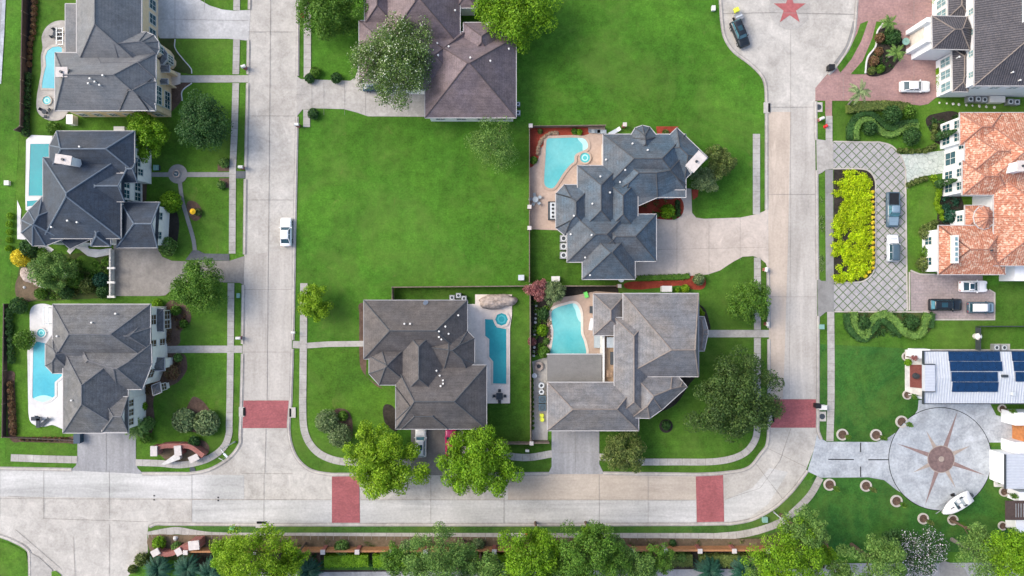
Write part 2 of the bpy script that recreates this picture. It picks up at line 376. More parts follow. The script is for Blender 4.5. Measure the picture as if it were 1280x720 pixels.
# ------------------------------------------------------------------ houses
DIR = {'E':(1,0),'W':(-1,0),'N':(0,1),'S':(0,-1),'NE':(.707,.707),'NW':(-.707,.707),'SE':(.707,-.707),'SW':(-.707,-.707)}
def clip(poly, a, b, c):
    out = []; n = len(poly)
    for i in range(n):
        p, q = poly[i], poly[(i+1)%n]; fp = a*p[0]+b*p[1]+c; fq = a*q[0]+b*q[1]+c
        if fp <= 1e-9: out.append(p)
        if (fp < -1e-9 and fq > 1e-9) or (fp > 1e-9 and fq < -1e-9):
            t = fp/(fp-fq); out.append((p[0]+(q[0]-p[0])*t, p[1]+(q[1]-p[1])*t))
    return out
class Block:
    """a convex eave outline with one slope per edge (a gable edge has none)"""
    def __init__(s, px, ze=5.8, pt=.7, g='', pe=None, oh=.45, wall=True, z0=0, win=(), hip=None, top=None):
        s.ze, s.oh, s.wall, s.z0, s.win, s.top = ze, oh, wall, z0, win, top
        P = [W2(x, y, ze) for x, y in px]
        if sum(P[i][0]*P[(i+1)%len(P)][1]-P[(i+1)%len(P)][0]*P[i][1] for i in range(len(P))) < 0: P = P[::-1]
        s.P = P; n = len(P); s.nrm = []
        for i in range(n):
            dx, dy = P[(i+1)%n][0]-P[i][0], P[(i+1)%n][1]-P[i][1]; L = math.hypot(dx, dy); s.nrm.append((dy/L, -dx/L))
        s.pt = [pt]*n
        for d, v in (pe or {}).items(): s.pt[s.edge(d)] = v
        for d in g.split(): s.pt[s.edge(d)] = None
    def edge(s, d):
        d = DIR[d]; return max(range(len(s.nrm)), key=lambda i: s.nrm[i][0]*d[0]+s.nrm[i][1]*d[1])
    def plane(s, i):
        nx, ny = s.nrm[i]; k = s.pt[i]; p = s.P[i]; return (-nx*k, -ny*k, (nx*p[0]+ny*p[1])*k)
    def h(s, x, y):
        for (nx, ny), p in zip(s.nrm, s.P):
            if nx*(x-p[0])+ny*(y-p[1]) > 1e-6: return None
        v = min(a*x+b*y+c for a, b, c in (s.plane(i) for i in range(len(s.P)) if s.pt[i]))
        return s.ze+(min(v, s.top) if s.top else v)
    def faces(s):
        n = len(s.P); pl = {i: s.plane(i) for i in range(n) if s.pt[i]}
        if s.top: pl['t'] = (0, 0, s.top)
        for i, (a, b, c) in pl.items():
            q = list(s.P)
            for j, (d, e, f) in pl.items():
                if j != i and q: q = clip(q, a-d, b-e, c-f)
            if len(q) > 2: yield i, [(x, y, s.ze+a*x+b*y+c) for x, y in q]
    def inset(s, d):
        n = len(s.P); out = []
        for i in range(n):
            j = i-1; (a, b), (c, e) = s.nrm[j], s.nrm[i]; p = s.P[i]
            det = a*e-b*c
            if abs(det) < 1e-3: out.append((p[0]-a*d, p[1]-b*d)); continue
            out.append((p[0]+(-d*e+d*b)/det, p[1]+(-a*d+c*d)/det))
        return out
def house(name, label, cat, at, blocks, roof, wall, gut, cap, glass='glass', frame='trim_white', vents=(), vmat='trim_white', group=None, capr=.10):
    root = thing(name, label, cat, (*W2(*at), 0), group=group)
    rf, wl, gt, cp = MB(), MB(), MB(), MB(); seen = set()
    for k, b in enumerate(blocks):
        b.ze += .013*k; b.oh += .017*k; b.pt = [p and p*(1+.004*k) for p in b.pt]
        n = len(b.P)
        for i, q in b.faces():
            rf.add(q, [tuple(range(len(q)))])
            for u, v in zip(q, q[1:]+q[:1]):
                if max(u[2], v[2]) < b.ze+.15: continue
                key = (k,)+tuple(sorted((tuple(round(t, 2) for t in u), tuple(round(t, 2) for t in v))))
                if key in seen or math.dist(u, v) < .3: continue
                seen.add(key); cp.tube((u[0],u[1],u[2]+.02), (v[0],v[1],v[2]+.02), capr, n=6)
        rf.add([(x, y, b.ze-.03) for x, y in b.P], [tuple(range(n))[::-1]])
        # eave board all round, level on the sloped sides
        for i in range(n):
            if b.pt[i] is None: continue
            p, q = b.P[i], b.P[(i+1)%n]; nx, ny = b.nrm[i]
            L = math.dist(p, q); gt.obox(((p[0]+q[0])/2+nx*.05, (p[1]+q[1])/2+ny*.05, b.ze-.08), ((q[0]-p[0])/L, (q[1]-p[1])/L), (L+.1, .11, .2+.006*(i%5)))
        if b.wall:
            I = b.inset(b.oh)
            for i in range(n):
                p, q = I[i], I[(i+1)%n]; T = [p]+[(p[0]+(q[0]-p[0])*t/12, p[1]+(q[1]-p[1])*t/12) for t in range(1, 12)]+[q]
                Z = [(b.h(*t) or b.ze)-.10 for t in T]; m = len(T)
                wl.add([(*t, b.z0) for t in T]+[(*t, z) for t, z in zip(T, Z)], [(j, j+1, m+j+1, m+j) for j in range(m-1)])
            for d, cnt, zc, w, h in b.win:
                i = b.edge(d); p, q = I[i], I[(i+1)%n]; L = math.dist(p, q); u = ((q[0]-p[0])/L, (q[1]-p[1])/L); nx, ny = b.nrm[i]
                for j in range(cnt):
                    t = (j+.5)/cnt; c = (p[0]+(q[0]-p[0])*t, p[1]+(q[1]-p[1])*t)
                    fr = MB()
                    for sx in (-1, 1): fr.obox((c[0]+nx*.04+u[0]*sx*(w/2+.05), c[1]+ny*.04+u[1]*sx*(w/2+.05), zc), u, (.12, .12, h+.2))
                    for sz in (-1, 1): fr.obox((c[0]+nx*.045, c[1]+ny*.045, zc+sz*(h/2+.05)), u, (w+.02, .12, .12))
                    fr.obox((c[0]+nx*.05, c[1]+ny*.05, zc), u, (w, .05, .06)); fr.obox((c[0]+nx*.047, c[1]+ny*.047, zc), u, (.06, .05, h))
                    garage = w > 3.5
                    fo = fr.build('garage_door' if garage else 'window', frame, root)
                    MB().obox((c[0]+nx*.01, c[1]+ny*.01, zc), u, (w, .06, h)).build('panel' if garage else 'pane', 'trim_white' if garage else glass, fo)
    rf.build('roof', roof, root); gt.build('gutter', gut, root); cp.build('ridge_trim', cap, root)
    if wl.v: wl.build('wall', wall, root)
    def hz(x, y): return max([b.h(x, y) or 0 for b in blocks])
    root_h = hz
    for vx, vy in vents:
        z = 6.5
        for _ in range(6): z = hz(*W2(vx, vy, z)) or z
        x, y = W2(vx, vy, z); MB().tube((x, y, z-.3), (x, y, z+.4), .09, n=10).tube((x, y, z+.4), (x, y, z+.46), .15, n=10).build('vent_pipe', vmat, root)
    return root, hz
def chimney(root, hz, px, sz, top, wall, rz=0, z=7):
    x, y = W2(*px, top-.3); u = (math.cos(rz), math.sin(rz))
    c = MB().obox((x, y, (3+top)/2), u, (sz[0], sz[1], top-3)).build('chimney', wall, root)
    MB().obox((x, y, top+.06), u, (sz[0]+.25, sz[1]+.25, .12)).build('chimney_cap', 'stone_cap', c)
    MB().tube((x, y, top+.121), (x, y, top+.4), .2, n=12).build('flue', 'metal_dark', c)
B = Block
def grow(px, d):    # pixel rect helper
    return px
# 1 grey house, top of the left row
h1, hz1 = house('house', 'large grey shingled house with cream walls, topmost on the left', 'house', (135, 75), [
    B(RC(69,66,194,138), 6.0, .75, pe={'W':.95}, win=[('S',6,4.6,1.1,1.4),('S',6,1.6,1.1,1.5)]),
    B(RC(96,-40,177,82), 6.0, .72, win=[('E',6,1.9,1.6,1.9)]),
    B(RC(82,5,97,78), 4.4, .25, pe={'E':.02}),
    B([(100,58),(150,40),(183,40.5),(192,44),(198,52),(199,62),(196,68),(150,82)], 6.0, .72, win=[('E',1,4.5,1.2,1.5),('NE',1,4.5,.9,1.5)]),
    B(RC(118,67,195,98), 6.0, .75, win=[]),
    B([(150,98),(191,98),(195,103),(195,128),(186,138),(150,138)], 6.0, .8, win=[('E',2,4.3,1.5,1.8),('E',2,1.5,1.3,1.6),('SE',1,3.5,1.2,1.6)]),
    B([(198,60),(204,60),(209,67),(209,74),(204,80),(198,80)], 3.6, .3, oh=.2, win=[('E',1,2,1.2,1.6),('NE',1,2,1.0,1.6),('SE',1,2,1.0,1.6)]),
    B(RC(196,82,212,90), 3.4, .4, oh=.15), B(RC(195,99,210,105), 3.4, .4, oh=.15)],
    'shingle_grey', 'wall_cream', 'gutter_pale', 'cap_grey', vents=[(114,99),(120,103),(126,107),(112,105),(130,95)])
chimney(h1, hz1, (79,91), (1.6,1.3), 9.2, 'wall_cream')
# 2 navy house
h2, hz2 = house('house', 'navy black house with pale ridge lines beside the narrow teal lap pool', 'house', (115, 235), [
    B(RC(54,197,151,298), 6.0, .62, win=[('E',3,4.3,1.5,1.7),('E',3,1.5,1.4,1.8)]),
    B([(62,182),(71,164),(168,164),(168,215),(62,215)], 6.0, .66, win=[('E',2,4.3,1.2,1.5)]),
    B([(27,275),(36,263),(53,246),(78,258),(78,299),(57,307),(41,307),(27,291)], 5.6, .62, win=[('SE',1,3,1.4,1.6)]),
    B(RC(114,280,138,307.5), 5.6, .75),
    B([(151,253),(200,253),(197,309.5),(146,309.5)], 4.3, .58, 'E', win=[('E',2,3.2,1.1,1.5)]),
    B(RC(150,198,172,228), 5.2, .7, 'E', win=[('E',1,3.5,1.0,1.5)]),
    B(RC(110,217,156,252), 6.2, .75, 'E', win=[('E',2,4.8,1.3,1.6),('E',2,1.6,1.3,1.7)]),
    B([(60,286),(90,299),(113,299),(88,311)], 4.0, .2, oh=.3)],
    'shingle_navy', 'wall_white', 'gutter_grey', 'cap_pale', vents=[(86,276),(98,278),(101,184),(66,284)], capr=.13)
chimney(h2, hz2, (81,200), (2.3,1.2), 9.4, 'wall_white', -.15)
# 3 grey house at the corner
h3, hz3 = house('house', 'weathered charcoal house with ivory walls at the street corner, lowest left', 'house', (125, 460), [
    B(RC(79,437,160,541), 6.0, .68, win=[('S',1,1.5,4.8,2.2)]),
    B(RC(66,380.5,188,452), 6.0, .66, win=[('E',2,4.3,1.5,1.7),('E',2,1.5,1.5,1.7)]),
    B([(57,430),(66,418),(92,418),(107,440),(92,466.5),(66,466.5),(57,457)], 5.4, .66),
    B([(120,401),(180,401),(188,410),(188,437),(120,437)], 6.0, .85),
    B([(100,430),(189,430),(190,455),(178,486.5),(147,486.5),(100,460)], 6.0, .72, win=[('SE',1,4,1.5,1.7)]),
    B(RC(128,496,160,540), 6.3, .62, 'E', win=[('E',3,4.6,1.0,1.5)]),
    B(RC(189,447,206,463), 3.4, .3, oh=.2), B([(190,482),(200,478),(202,490),(192,494)], 3.4, .3, oh=.2, win=[('E',1,1.9,1.0,1.5)]),
    B(RC(186,386,205,414), 3.0, .12, oh=.15, win=[('E',2,1.5,1.3,1.7)])],
    'shingle_charcoal', 'wall_ivory', 'gutter_pale', 'cap_grey', glass='glass_brown', vents=[(73,420),(91,500),(146,392),(116,403)])
# M purple brown house, top centre
hm, hzm = house('house', 'purple brown house with a wide pyramid wing above the empty lawn', 'house', (550, 70), [
    B(RC(531.5,46,645,147), 4.4, .7, pe={'N':.85}, win=[('S',4,2.0,1.4,1.4),('W',1,1.4,4.8,2.1)]),
    B(RC(480,-40,575,58), 4.6, .7, win=[('E',2,2.2,1.3,1.4)]),
    B(RC(449,26,520,104), 4.4, .62, win=[('S',2,2,1.3,1.4)]),
    B(RC(500,40,582,112), 4.4, .6), B(RC(579.5,28.5,626,82), 4.4, .7), B(RC(456,-40,492,30), 4.4, .7), B(RC(570,-30,596,10), 4.4, .5)],
    'shingle_purple', 'wall_white', 'gutter_pale', 'cap_brown', vents=[(537,47),(547,55),(527,33),(561,59),(588,73),(613,77),(636,62),(548,70),(518,0),(609,32),(569,14)])
# 4 graphite house, centre
h4, hz4 = house('house', 'brown grey house in the centre beside the angular teal pool', 'house', (535, 455), [
    B(RC(455,375.5,584,448.5), 5.6, .66, win=[('E',3,3.5,1.4,1.6),('W',3,3.9,1.4,1.6),('W',3,1.5,1.2,1.7)]),
    B([(461.5,445),(475,430),(512,430),(512,481),(474,481),(461.5,467)], 5.6, .66),
    B([(522,425),(560,408),(584,414),(593,423),(593,454),(584,462.5),(555,462.5),(522,440)], 5.6, .66),
    B(RC(497,402,556,500), 5.6, .72), B(RC(495,456.5,608,536), 5.6, .6, pe={'W':.86,'N':.55}, win=[('S',2,1.4,4.6,2.2),('E',3,2,1.5,1.6)]),
    B(RC(495,484,545,525), 5.6, .86), B(RC(502,500,560,536), 5.6, .64)],
    'shingle_graphite', 'wall_beige', 'gutter_grey', 'cap_dark', vents=[(506,404.5),(513,404.5),(573,394),(549,414),(557,408),(561,417),(549,421),(552,424),(546,463),(550,469),(554,475),(554,479),(551,482)])
# 4b slate blue house
h5, hz5 = house('house', 'slate blue house with a white chimney box beside the red mulch beds', 'house', (775, 255), [
    B(RC(722,207,776,292), 5.8, .66, win=[('W',3,3,1.4,1.6)]),
    B(RC(754,168,857,237), 5.8, .66, win=[('S',3,3,1.4,1.8)]),
    B([(787,172),(794,160),(803,157),(812,159),(822,171),(822,200),(787,200)], 5.8, .7),
    B([(846,160),(884.5,197),(856,224),(818,187)], 5.8, .7, win=[('SE',2,3.5,1.3,1.6)]),
    B([(768,192),(857,192),(857,246.5),(822,246.5),(799,256.5),(768,240)], 5.8, .66, win=[('S',2,3.8,1.4,1.7),('S',2,1.4,1.2,1.7)]),
    B([(695,242),(705,231),(742,231),(742,294),(706,294),(695,285)], 5.4, .66, win=[('W',2,2,1.4,1.6)]),
    B(RC(709,262,788,327.5), 5.6, .66), B(RC(728,285,793.5,349), 5.6, .7, win=[('N',0,2,1,1)]),
    B(RC(738,268,820,326.5), 5.6, .66, win=[('E',1,1.4,4.8,2.2)]), B(RC(756,226,797,290), 5.8, .64)],
    'shingle_slate', 'wall_beige', 'gutter_pale', 'cap_dark', vents=[(757,200),(781,213),(750,221),(774.5,228),(762,241),(740,255),(717,270),(739,294),(713,293),(731,322),(737,344),(790,180),(809,188)])
chimney(h5, hz5, (869.5,202.5), (2.9,1.5), 7.6, 'trim_white', R_(48), 6)
# 5 taupe house
h6, hz6 = house('house', 'taupe house with a flat grey patio roof beside the kidney pool', 'house', (785, 450), [
    B(RC(768,397,812,522), 5.6, .66), B(RC(742,367.5,782,419), 4.6, .6),
    B(RC(779,367,873,470.5), 5.8, .5, pe={'N':.42,'S':.80,'W':.53,'E':2.4}, win=[('S',1,3,1.4,1.5)]),
    B([(872,396),(880,396),(884.5,412),(884.5,418),(880,438.5),(872,438.5)], 4.8, .4),
    B([(790,445),(840,470.5),(848,471),(858.5,483.5),(827,512),(812,522.5),(790,522)], 5.6, .72),
    B(RC(684.5,478,798,538), 5.2, .66, win=[('S',1,1.4,5,2.2)])],
    'shingle_taupe', 'wall_beige', 'gutter_pale', 'cap_tan', vents=[])
MB().box((*W2(718,460.5,3.6),3.6), ((752-684)*S*.968, (478-443)*S*.968, .16)).build('patio_roof', 'felt_grey', h6)
g = MB(); cx = W2(718,443.2,3.6); g.box((cx[0], cx[1]+.08, 3.6), (68*S*.968+.2, .14, .26)); g.build('patio_fascia', 'gutter_pale', h6)
for x in (686, 718, 750): p = W2(x, 445, 3.4); MB().box((p[0], p[1], 1.75), (.25,.25,3.5)).build('patio_post', 'trim_white', h6)
p0, p1 = W2(754,414.5,3.4), W2(768.5,478,3.4)
MB().box(((p0[0]+p1[0])/2, (p0[1]+p1[1])/2, 1.6), (p1[0]-p0[0], p0[1]-p1[1], 3.2)).build('balcony_floor', 'tan_floor', h6)
g = MB(); g.box((p0[0], (p0[1]+p1[1])/2, 2), (.28, p0[1]-p1[1], 4)); g.box(((p0[0]+p1[0])/2, p0[1], 2.01), (p1[0]-p0[0]+.2, .28, 4.02)); g.build('balcony_parapet', 'trim_white', h6)
# 6 dark tile house top right
h7, hz7 = house('house', 'dark ribbed tile mansion with white walls behind the pink paver drive', 'house', (1220, 50), [
    B(RC(1218,-60,1345,107), 8.0, .5, win=[('W',6,6.6,.9,1.1),('S',5,5.5,1.3,.9)]),
    B([(1165,20),(1209,21),(1216,36),(1212,62),(1166,61)], 6.6, .55, win=[]),
    B([(1190,60),(1215,60),(1214,98),(1210,114.5),(1191,114.5)], 5.0, .4, win=[('W',3,2.6,1.3,2.4)]),
    B([(1185,-30),(1212,-30),(1212,22),(1185,22)], 5.0, .4, win=[('W',3,2.6,1.3,2.4)])],
    'tile_dark', 'wall_snow', 'gutter_pale', 'cap_tan', glass='glass_pale', vents=[(1264,91),(1273,101),(1197,72)])
for y in (33, 57):
    a = W2(1156, y, 3); MB().obox((a[0], a[1], 2.9), (1,0), (2.8,.75,5.8)).build('entrance_pillar', 'wall_snow', h7)
a = W2(1158, 46, 3); MB().box((a[0], a[1], 1.9), (2.0, 2.6, 3.8)).build('entrance_door_wall', 'wall_beige', h7)
a = W2(1277, 15, 9.5); d = MB().box((a[0], a[1], 9.4), (1.6, 4.2, 3.6)).build('dormer', 'wall_snow', h7)
for k in (-1.3, 0, 1.3): MB().box((a[0]-.82, a[1]+k, 10.1), (.06, .7, 1.2)).build('dormer_window', 'glass', d)
# 7 orange tile villa
h8, hz8 = house('villa', 'orange clay tile villa with white walls beside the grid paver drive', 'villa', (1230, 240), [
    B(RC(1216,141,1345,243), 5.8, .42),
    B(RC(1200,141,1252,181), 5.8, .5, win=[('W',2,4.5,1.2,1.5),('W',2,1.7,1.2,1.9)]),
    B(RC(1206,162,1280,222), 5.9, .5, win=[('W',2,4.5,1.2,1.5),('W',1,1.7,2.0,2.6)]),
    B(RC(1203,201,1262,243.5), 5.8, .5, win=[('W',2,4.5,1.2,1.5),('W',2,1.7,1.2,1.9)]),
    B(RC(1242,215,1345,332), 5.8, .42), 
    B(RC(1173,282,1256,343), 5.2, .42, win=[('W',2,1.8,1.2,1.8),('S',1,1.4,4.8,2.2)]),
    B([(1229.5+12.5*math.cos(t*.5236), 272-14.5*math.sin(t*.5236)) for t in range(12)], 5.6, .6, oh=.35),
    B([(1206,257),(1229,257),(1229,286),(1206,286)], 4.6, .3, win=[('W',1,2.6,1.0,1.4)])],
    'tile_orange', 'wall_snow', 'gutter_pale', 'cap_orange', vents=[(1238,313)], vmat='metal_dark')
a = W2(1194, 311.5, 6.9); d = MB().box((a[0], a[1], 6.75), (.75, 4.4, .9)).build('skylight', 'trim_white', h8)
for k in (-1.6,-.8,0,.8,1.6): MB().box((a[0], a[1]+k, 7.21), (.4, .55, .04)).build('skylight_pane', 'glass_pale', d)
chimney(h8, hz8, (1276,208), (1.4,1.4), 9.6, 'wall_snow', 0, 9)
a = W2(1285, 338, 3.5); MB().box((a[0], a[1], 1.8), (4.4, 3.4, 3.6)).build('side_porch', 'wall_snow', h8)
# 8 white metal house with solar panels
def metal_house():
    root = thing('house', 'white ribbed metal house carrying dark blue solar panels on its roof', 'house', (*W2(1220,470), 0))
    ze = 5.6; x0, y1 = W2(1154, 439.5, ze); x1, y0 = W2(1345, 504, ze); ym = (y0+y1)/2; zr = ze+.55
    zf = lambda y: zr-(abs(y-ym)/((y1-y0)/2))*.55
    m = MB(); m.add([(x0,y0,ze),(x1,y0,ze),(x1,ym,zr),(x0,ym,zr),(x0,y1,ze),(x1,y1,ze)], [(0,1,2,3),(3,2,5,4)])
    m.add([(x0,y0,ze-.1),(x1,y0,ze-.1),(x1,y1,ze-.1),(x0,y1,ze-.1)], [(3,2,1,0)]).build('roof', 'seam_white', root)
    s = MB(); x = x0+.12
    while x < x1:
        for ya, yb in ((y0, ym), (ym, y1)):
            s.add([(x-.035,ya,zf(ya)+.002),(x+.035,ya,zf(ya)+.002),(x+.035,yb,zf(yb)+.002),(x-.035,yb,zf(yb)+.002),(x-.03,ya,zf(ya)+.09),(x+.03,ya,zf(ya)+.09),(x+.03,yb,zf(yb)+.09),(x-.03,yb,zf(yb)+.09)], [(4,5,6,7),(0,1,5,4),(1,2,6,5),(2,3,7,6),(3,0,4,7)])
        x += .42
    s.build('roof_seam', 'metal_pale', root)
    gt = MB(); gt.box(((x0+x1)/2, y1+.08, ze-.08), (x1-x0, .15, .2)); gt.box(((x0+x1)/2, y0-.08, ze-.08), (x1-x0, .15, .2)); gt.box((x0-.06, ym, ze+.1), (.12, y1-y0+.3, .5)); gt.build('gutter', 'metal_dark', root)
    MB().prism([(x0+3.7,y0+.4),(x1,y0+.4),(x1,y1-.4),(x0+3.7,y1-.4)], 0, ze-.05).build('wall', 'wall_snow', root)
    for px0, px1, py0, py1 in ((1186.5,1251.5,440.3,451),(1187.5,1253,452.5,463.3),(1188.5,1246.5,465.3,476.4),(1189.8,1247.5,478,489.5),(1266,1300,440.3,451),(1267,1300,452.5,463.3),(1268.5,1300,465.3,476.4)):
        ax, ay = W2(px0, py0-.5, 6.1); bx, by = W2(px1, py1+.4, 6.1); yc = (ay+by)/2; m = MB(); n = max(3, round((bx-ax)/1.0)); wd = (bx-ax)/n
        pm = MB()
        for k in range(n):
            xa, xb = ax+k*wd+.015, ax+(k+1)*wd-.015
            vs = [(xa,by,zf(by)+.22),(xb,by,zf(by)+.22),(xb,ay,zf(ay)+.22),(xa,ay,zf(ay)+.22)]
            m.add(vs+[(x,y,z-.04) for x,y,z in vs], [(0,1,2,3),(0,4,5,1),(1,5,6,2),(2,6,7,3),(3,7,4,0)])
        for yy in (ay-.2, by+.2): pm.box(((ax+bx)/2, yy, zf(yy)+.11), (bx-ax, .05, .12))
        p = m.build('solar_panel', 'solar', root); pm.build('panel_rail', 'metal_grey', p)
    # raised clerestory at the west end
    ax, ay = W2(1155.5, 455.5, 6.4); bx, by = W2(1168, 489.5, 6.4)
    c = MB().box(((ax+bx)/2, (ay+by)/2, 6.15), (bx-ax, ay-by, .8)).build('clerestory', 'seam_white', root)
    tr = MB()
    for yy in (ay, by): tr.box(((ax+bx)/2, yy, 6.3), (bx-ax+.1, .14, .6))
    tr.build('clerestory_trim', 'metal_dark', c)
    sm = MB(); y = ay-.5
    while y > by+.2: sm.box(((ax+bx)/2, y, 6.57), (bx-ax, .05, .05)); y -= .45
    sm.build('clerestory_seam', 'metal_pale', c)
    for px, py, sx, sy in ((1256,470,.9,.4),(1267.5,492.5,.5,.5)):
        a = W2(px, py, 6.3); MB().box((a[0], a[1], 6.1), (sx, sy, .7)).build('roof_vent', 'metal_pale' if py > 480 else 'metal_dark', root)
    # stone terrace, brick patio
    MB().prism([W2(*p) for p in ((1131,437),(1160,437),(1160,498),(1131,489))], 0, .25).build('terrace', 'stone_white', root)
    MB().prism([W2(*p, .3) for p in ((1137.5,456),(1160,456),(1160,486),(1137.5,484))], .2505, .34).build('terrace_brick', 'patio_brick', root)
    for y in (442, 497):
        a = W2(1150, y, 1.2); MB().obox((a[0], a[1], .9), (.97,-.2 if y > 450 else .0), (2.7, 1.6 if y < 450 else .35, 1.8)).build('terrace_wall', 'wall_snow', root)
    a = W2(1145, 470, .6); MB().tube((a[0],a[1],.34), (a[0],a[1],1.0), .5, .42, 14).tube((a[0],a[1],1.0), (a[0],a[1],1.06), .3, .3, 12).build('fire_bowl', 'metal_dark', root)
    return root
metal_house()
def annex():
    root = thing('annex', 'white metal roofed garage annex with a wooden door beside the paved circle', 'annex', (*W2(1275,570), 0))
    for y0, y1 in ((514,530),(551,565)):
        a, b = W2(1262, y0, 2), W2(1300, y1, 2); MB().box(((a[0]+b[0])/2, (a[1]+b[1])/2, 1.6), (b[0]-a[0], a[1]-b[1], 3.2)).build('side_wall', 'wall_snow', root)
    a, b = W2(1276, 529, 2), W2(1300, 552, 2); MB().box(((a[0]+b[0])/2, (a[1]+b[1])/2, 1.3), (b[0]-a[0], a[1]-b[1], 2.6)).build('garage_door', 'wood_door', root)
    ze = 4.6; x0, y1 = W2(1257, 568, ze); x1, y0 = W2(1340, 611, ze)
    MB().prism([(x0,y0),(x1,y0),(x1,y1),(x0,y1)], ze-.2, ze).build('roof', 'seam_white', root)
    s = MB(); y = y0+.25
    while y < y1: s.box(((x0+x1)/2, y, ze+.04), (x1-x0, .06, .08)); y += .45
    s.build('roof_seam', 'metal_pale', root)
    MB().box((x0-.05, (y0+y1)/2, ze-.05), (.12, y1-y0, .4)).build('gutter', 'metal_dark', root)
    MB().prism([(x0+.6,y0+.3),(x1,y0+.3),(x1,y1-.3),(x0+.6,y1-.3)], 0, ze-.2).build('wall', 'wall_snow', root)
    a, b = W2(1242, 563, 0), W2(1262, 608, 0); MB().box(((a[0]+b[0])/2, (a[1]+b[1])/2, .15), (b[0]-a[0], a[1]-b[1], .3)).build('terrace', 'stone_white', root)
    a, b = W2(1249, 568, .3), W2(1262, 601, .3); MB().box(((a[0]+b[0])/2, (a[1]+b[1])/2, .325), (b[0]-a[0], a[1]-b[1], .05)).build('terrace_brick', 'patio_brick', root)
    for y in (581, 590): a = W2(1254, y, .8); MB().box((a[0], a[1], .7), (.8,.7,.7)).build('terrace_bench', 'metal_pale', root)
    a, b = W2(1264, 611, 1), W2(1300, 624, 1); MB().box(((a[0]+b[0])/2, (a[1]+b[1])/2, 1.4), (b[0]-a[0], a[1]-b[1], 2.8)).build('lower_wall', 'wall_snow', root)
    a, b = W2(1257, 626, 3), W2(1300, 650, 3); MB().box(((a[0]+b[0])/2, (a[1]+b[1])/2, 2.95), (b[0]-a[0], a[1]-b[1], .16)).build('dark_deck', 'wood_dark', root)
    s = MB()
    for k in range(6): p = W2(1270+k*3.2, 638, 3.1); s.box((p[0], p[1], 3.08), (.1, 2.2, .1))
    s.build('deck_rail', 'metal_grey', root)
    a, b = W2(1262, 640, 1), W2(1300, 662, 1); MB().box(((a[0]+b[0])/2, (a[1]+b[1])/2, 1.2), (b[0]-a[0], a[1]-b[1], 2.4)).build('base_wall', 'wall_snow', root)
annex()
# ------------------------------------------------------------------ ground, roads, drives
MB().add([(-700,-700,0),(700,-700,0),(700,700,0),(-700,700,0)], [(0,1,2,3)]).build('ground', 'grass_open'); tag(bpy.data.objects['ground'], kind='structure')
Z1, Z2, Z3, Z4, Z5, Z6 = .004, .024, .050, .085, .110, .130
# lawns of a different grass
sheet('lawn', RC(-20,-20,312,580), Z1, 'grass_left')
sheet('lawn', [(-20,-20),(34,-20),(24,170),(14,330),(6,590),(-20,590)], Z2, 'grass_open')
sheet('lawn', [(366,436),(455,436),(470,480),(495,485),(495,536),(510,593),(395,592),(366,560)], Z1, 'grass_left')
sheet('lawn', [(493,359),(662,357),(663,551),(606,551),(606,536),(584,380),(493,374)], Z1, 'grass_yard')
sheet('lawn', [(661,286),(712,286),(730,328),(793,346),(771,357),(661,357)], Z1, 'grass_yard')
sheet('lawn', [(606,551),(690,549),(690,594),(600,594)], Z1, 'grass_yard')
sheet('lawn', [(749,420),(870,362),(885,340),(905,325),(930,318),(960,318),(962,540),(940,588),(905,596),(749,596)], Z1, 'grass_yard')
sheet('lawn', [(1020,125),(1340,118),(1340,345),(1136,345),(1020,390)], Z1, 'grass_left')
sheet('lawn', [(1022,386),(1340,343),(1340,600),(1022,600)], Z1, 'grass_yard')
sheet('lawn', [(1022,430),(1140,436),(1160,500),(1120,556),(1022,556)], Z2, 'grass_deep')
sheet('lawn', [(1025,588),(1340,545),(1340,690),(950,690),(960,652),(1000,612)], Z2, 'grass_deep')
sheet('lawn', [(184,654.5),(640,655.5),(865,655),(940,649),(973,630),(1000,600),(1022,600),(1012,622),(985,655),(945,672),(900,682),(184,682)], Z2, 'grass_verge', zz=0)
sheet('soil_strip', [(186,668),(280,674),(900,674),(950,671),(985,660),(1010,664),(1030,680),(1030,700),(300,700),(186,700)], Z3, 'soil_lawn')
# road sheets
ROAD = [(-30,585),(90,587),(178,592),(237,592),(262,587),(287,572),(300,555),(302,510),(304,400),(307,215),(311,60),(313,-30),(373,-30),(371.5,146),(368,300),(363.5,500),(361,535),(364,556),(373,575),(389,588),(414,593),(640,593),(754,591.5),(870,593),(905,591),(935,585),(951,567),(959,555),(961,520),(961,412),(959,300),(958,130),(955,100),(939,81),(917,64),(906,47),(902,25),(899,-30),
 (1072,-30),(1069,25),(1067,40),(1060,60),(1046,80),(1030,97),(1022,110),(1019,125),(1019,200),(1021,300),(1022,500),(1022,538),(1017,563),(1008,586),(992,611),(973,630),(960,639),(940,649),(915,654),(865,655),(640,655.5),(320,655.5),(195,654),(186,656),(184,668),(185,690),(172,708),(158,722),(150,760),(62,760),(64,720),(37,690),(15,675),(-30,658)]
sheet('road', ROAD, Z2, 'road_pale')
sheet('road_lane', [(-30,586),(90,588),(237,593),(305,594),(305,624),(-30,620)], Z3, 'road_white')
sheet('road_lane', [(240,625),(415,625),(415,655),(240,655)], Z3, 'road_white')
sheet('road_lane', [(450,625),(870,625.5),(870,654.8),(450,655.2)], Z3, 'road_white')
sheet('road_lane', [(635,593.5),(754,592),(870,593.5),(870,624.5),(635,624.5)], Z3, 'road_warm')
sheet('road_lane', [(959,140),(988,140),(988,340),(978,500),(962,500),(961,412)], Z3, 'road_pink')
sheet('road_lane', [(988,140),(1018.5,128),(1020,300),(1021.5,498),(979,499),(985,300)], Z3, 'road_vert')
sheet('road_lane', [(306,320),(367,310),(362.5,500),(303,500)], Z3, 'road_vert')
sheet('road_lane', [(905,625),(940,610),(962,585),(985,590),(960,630),(935,648),(905,653.5)], Z3, 'road_white')
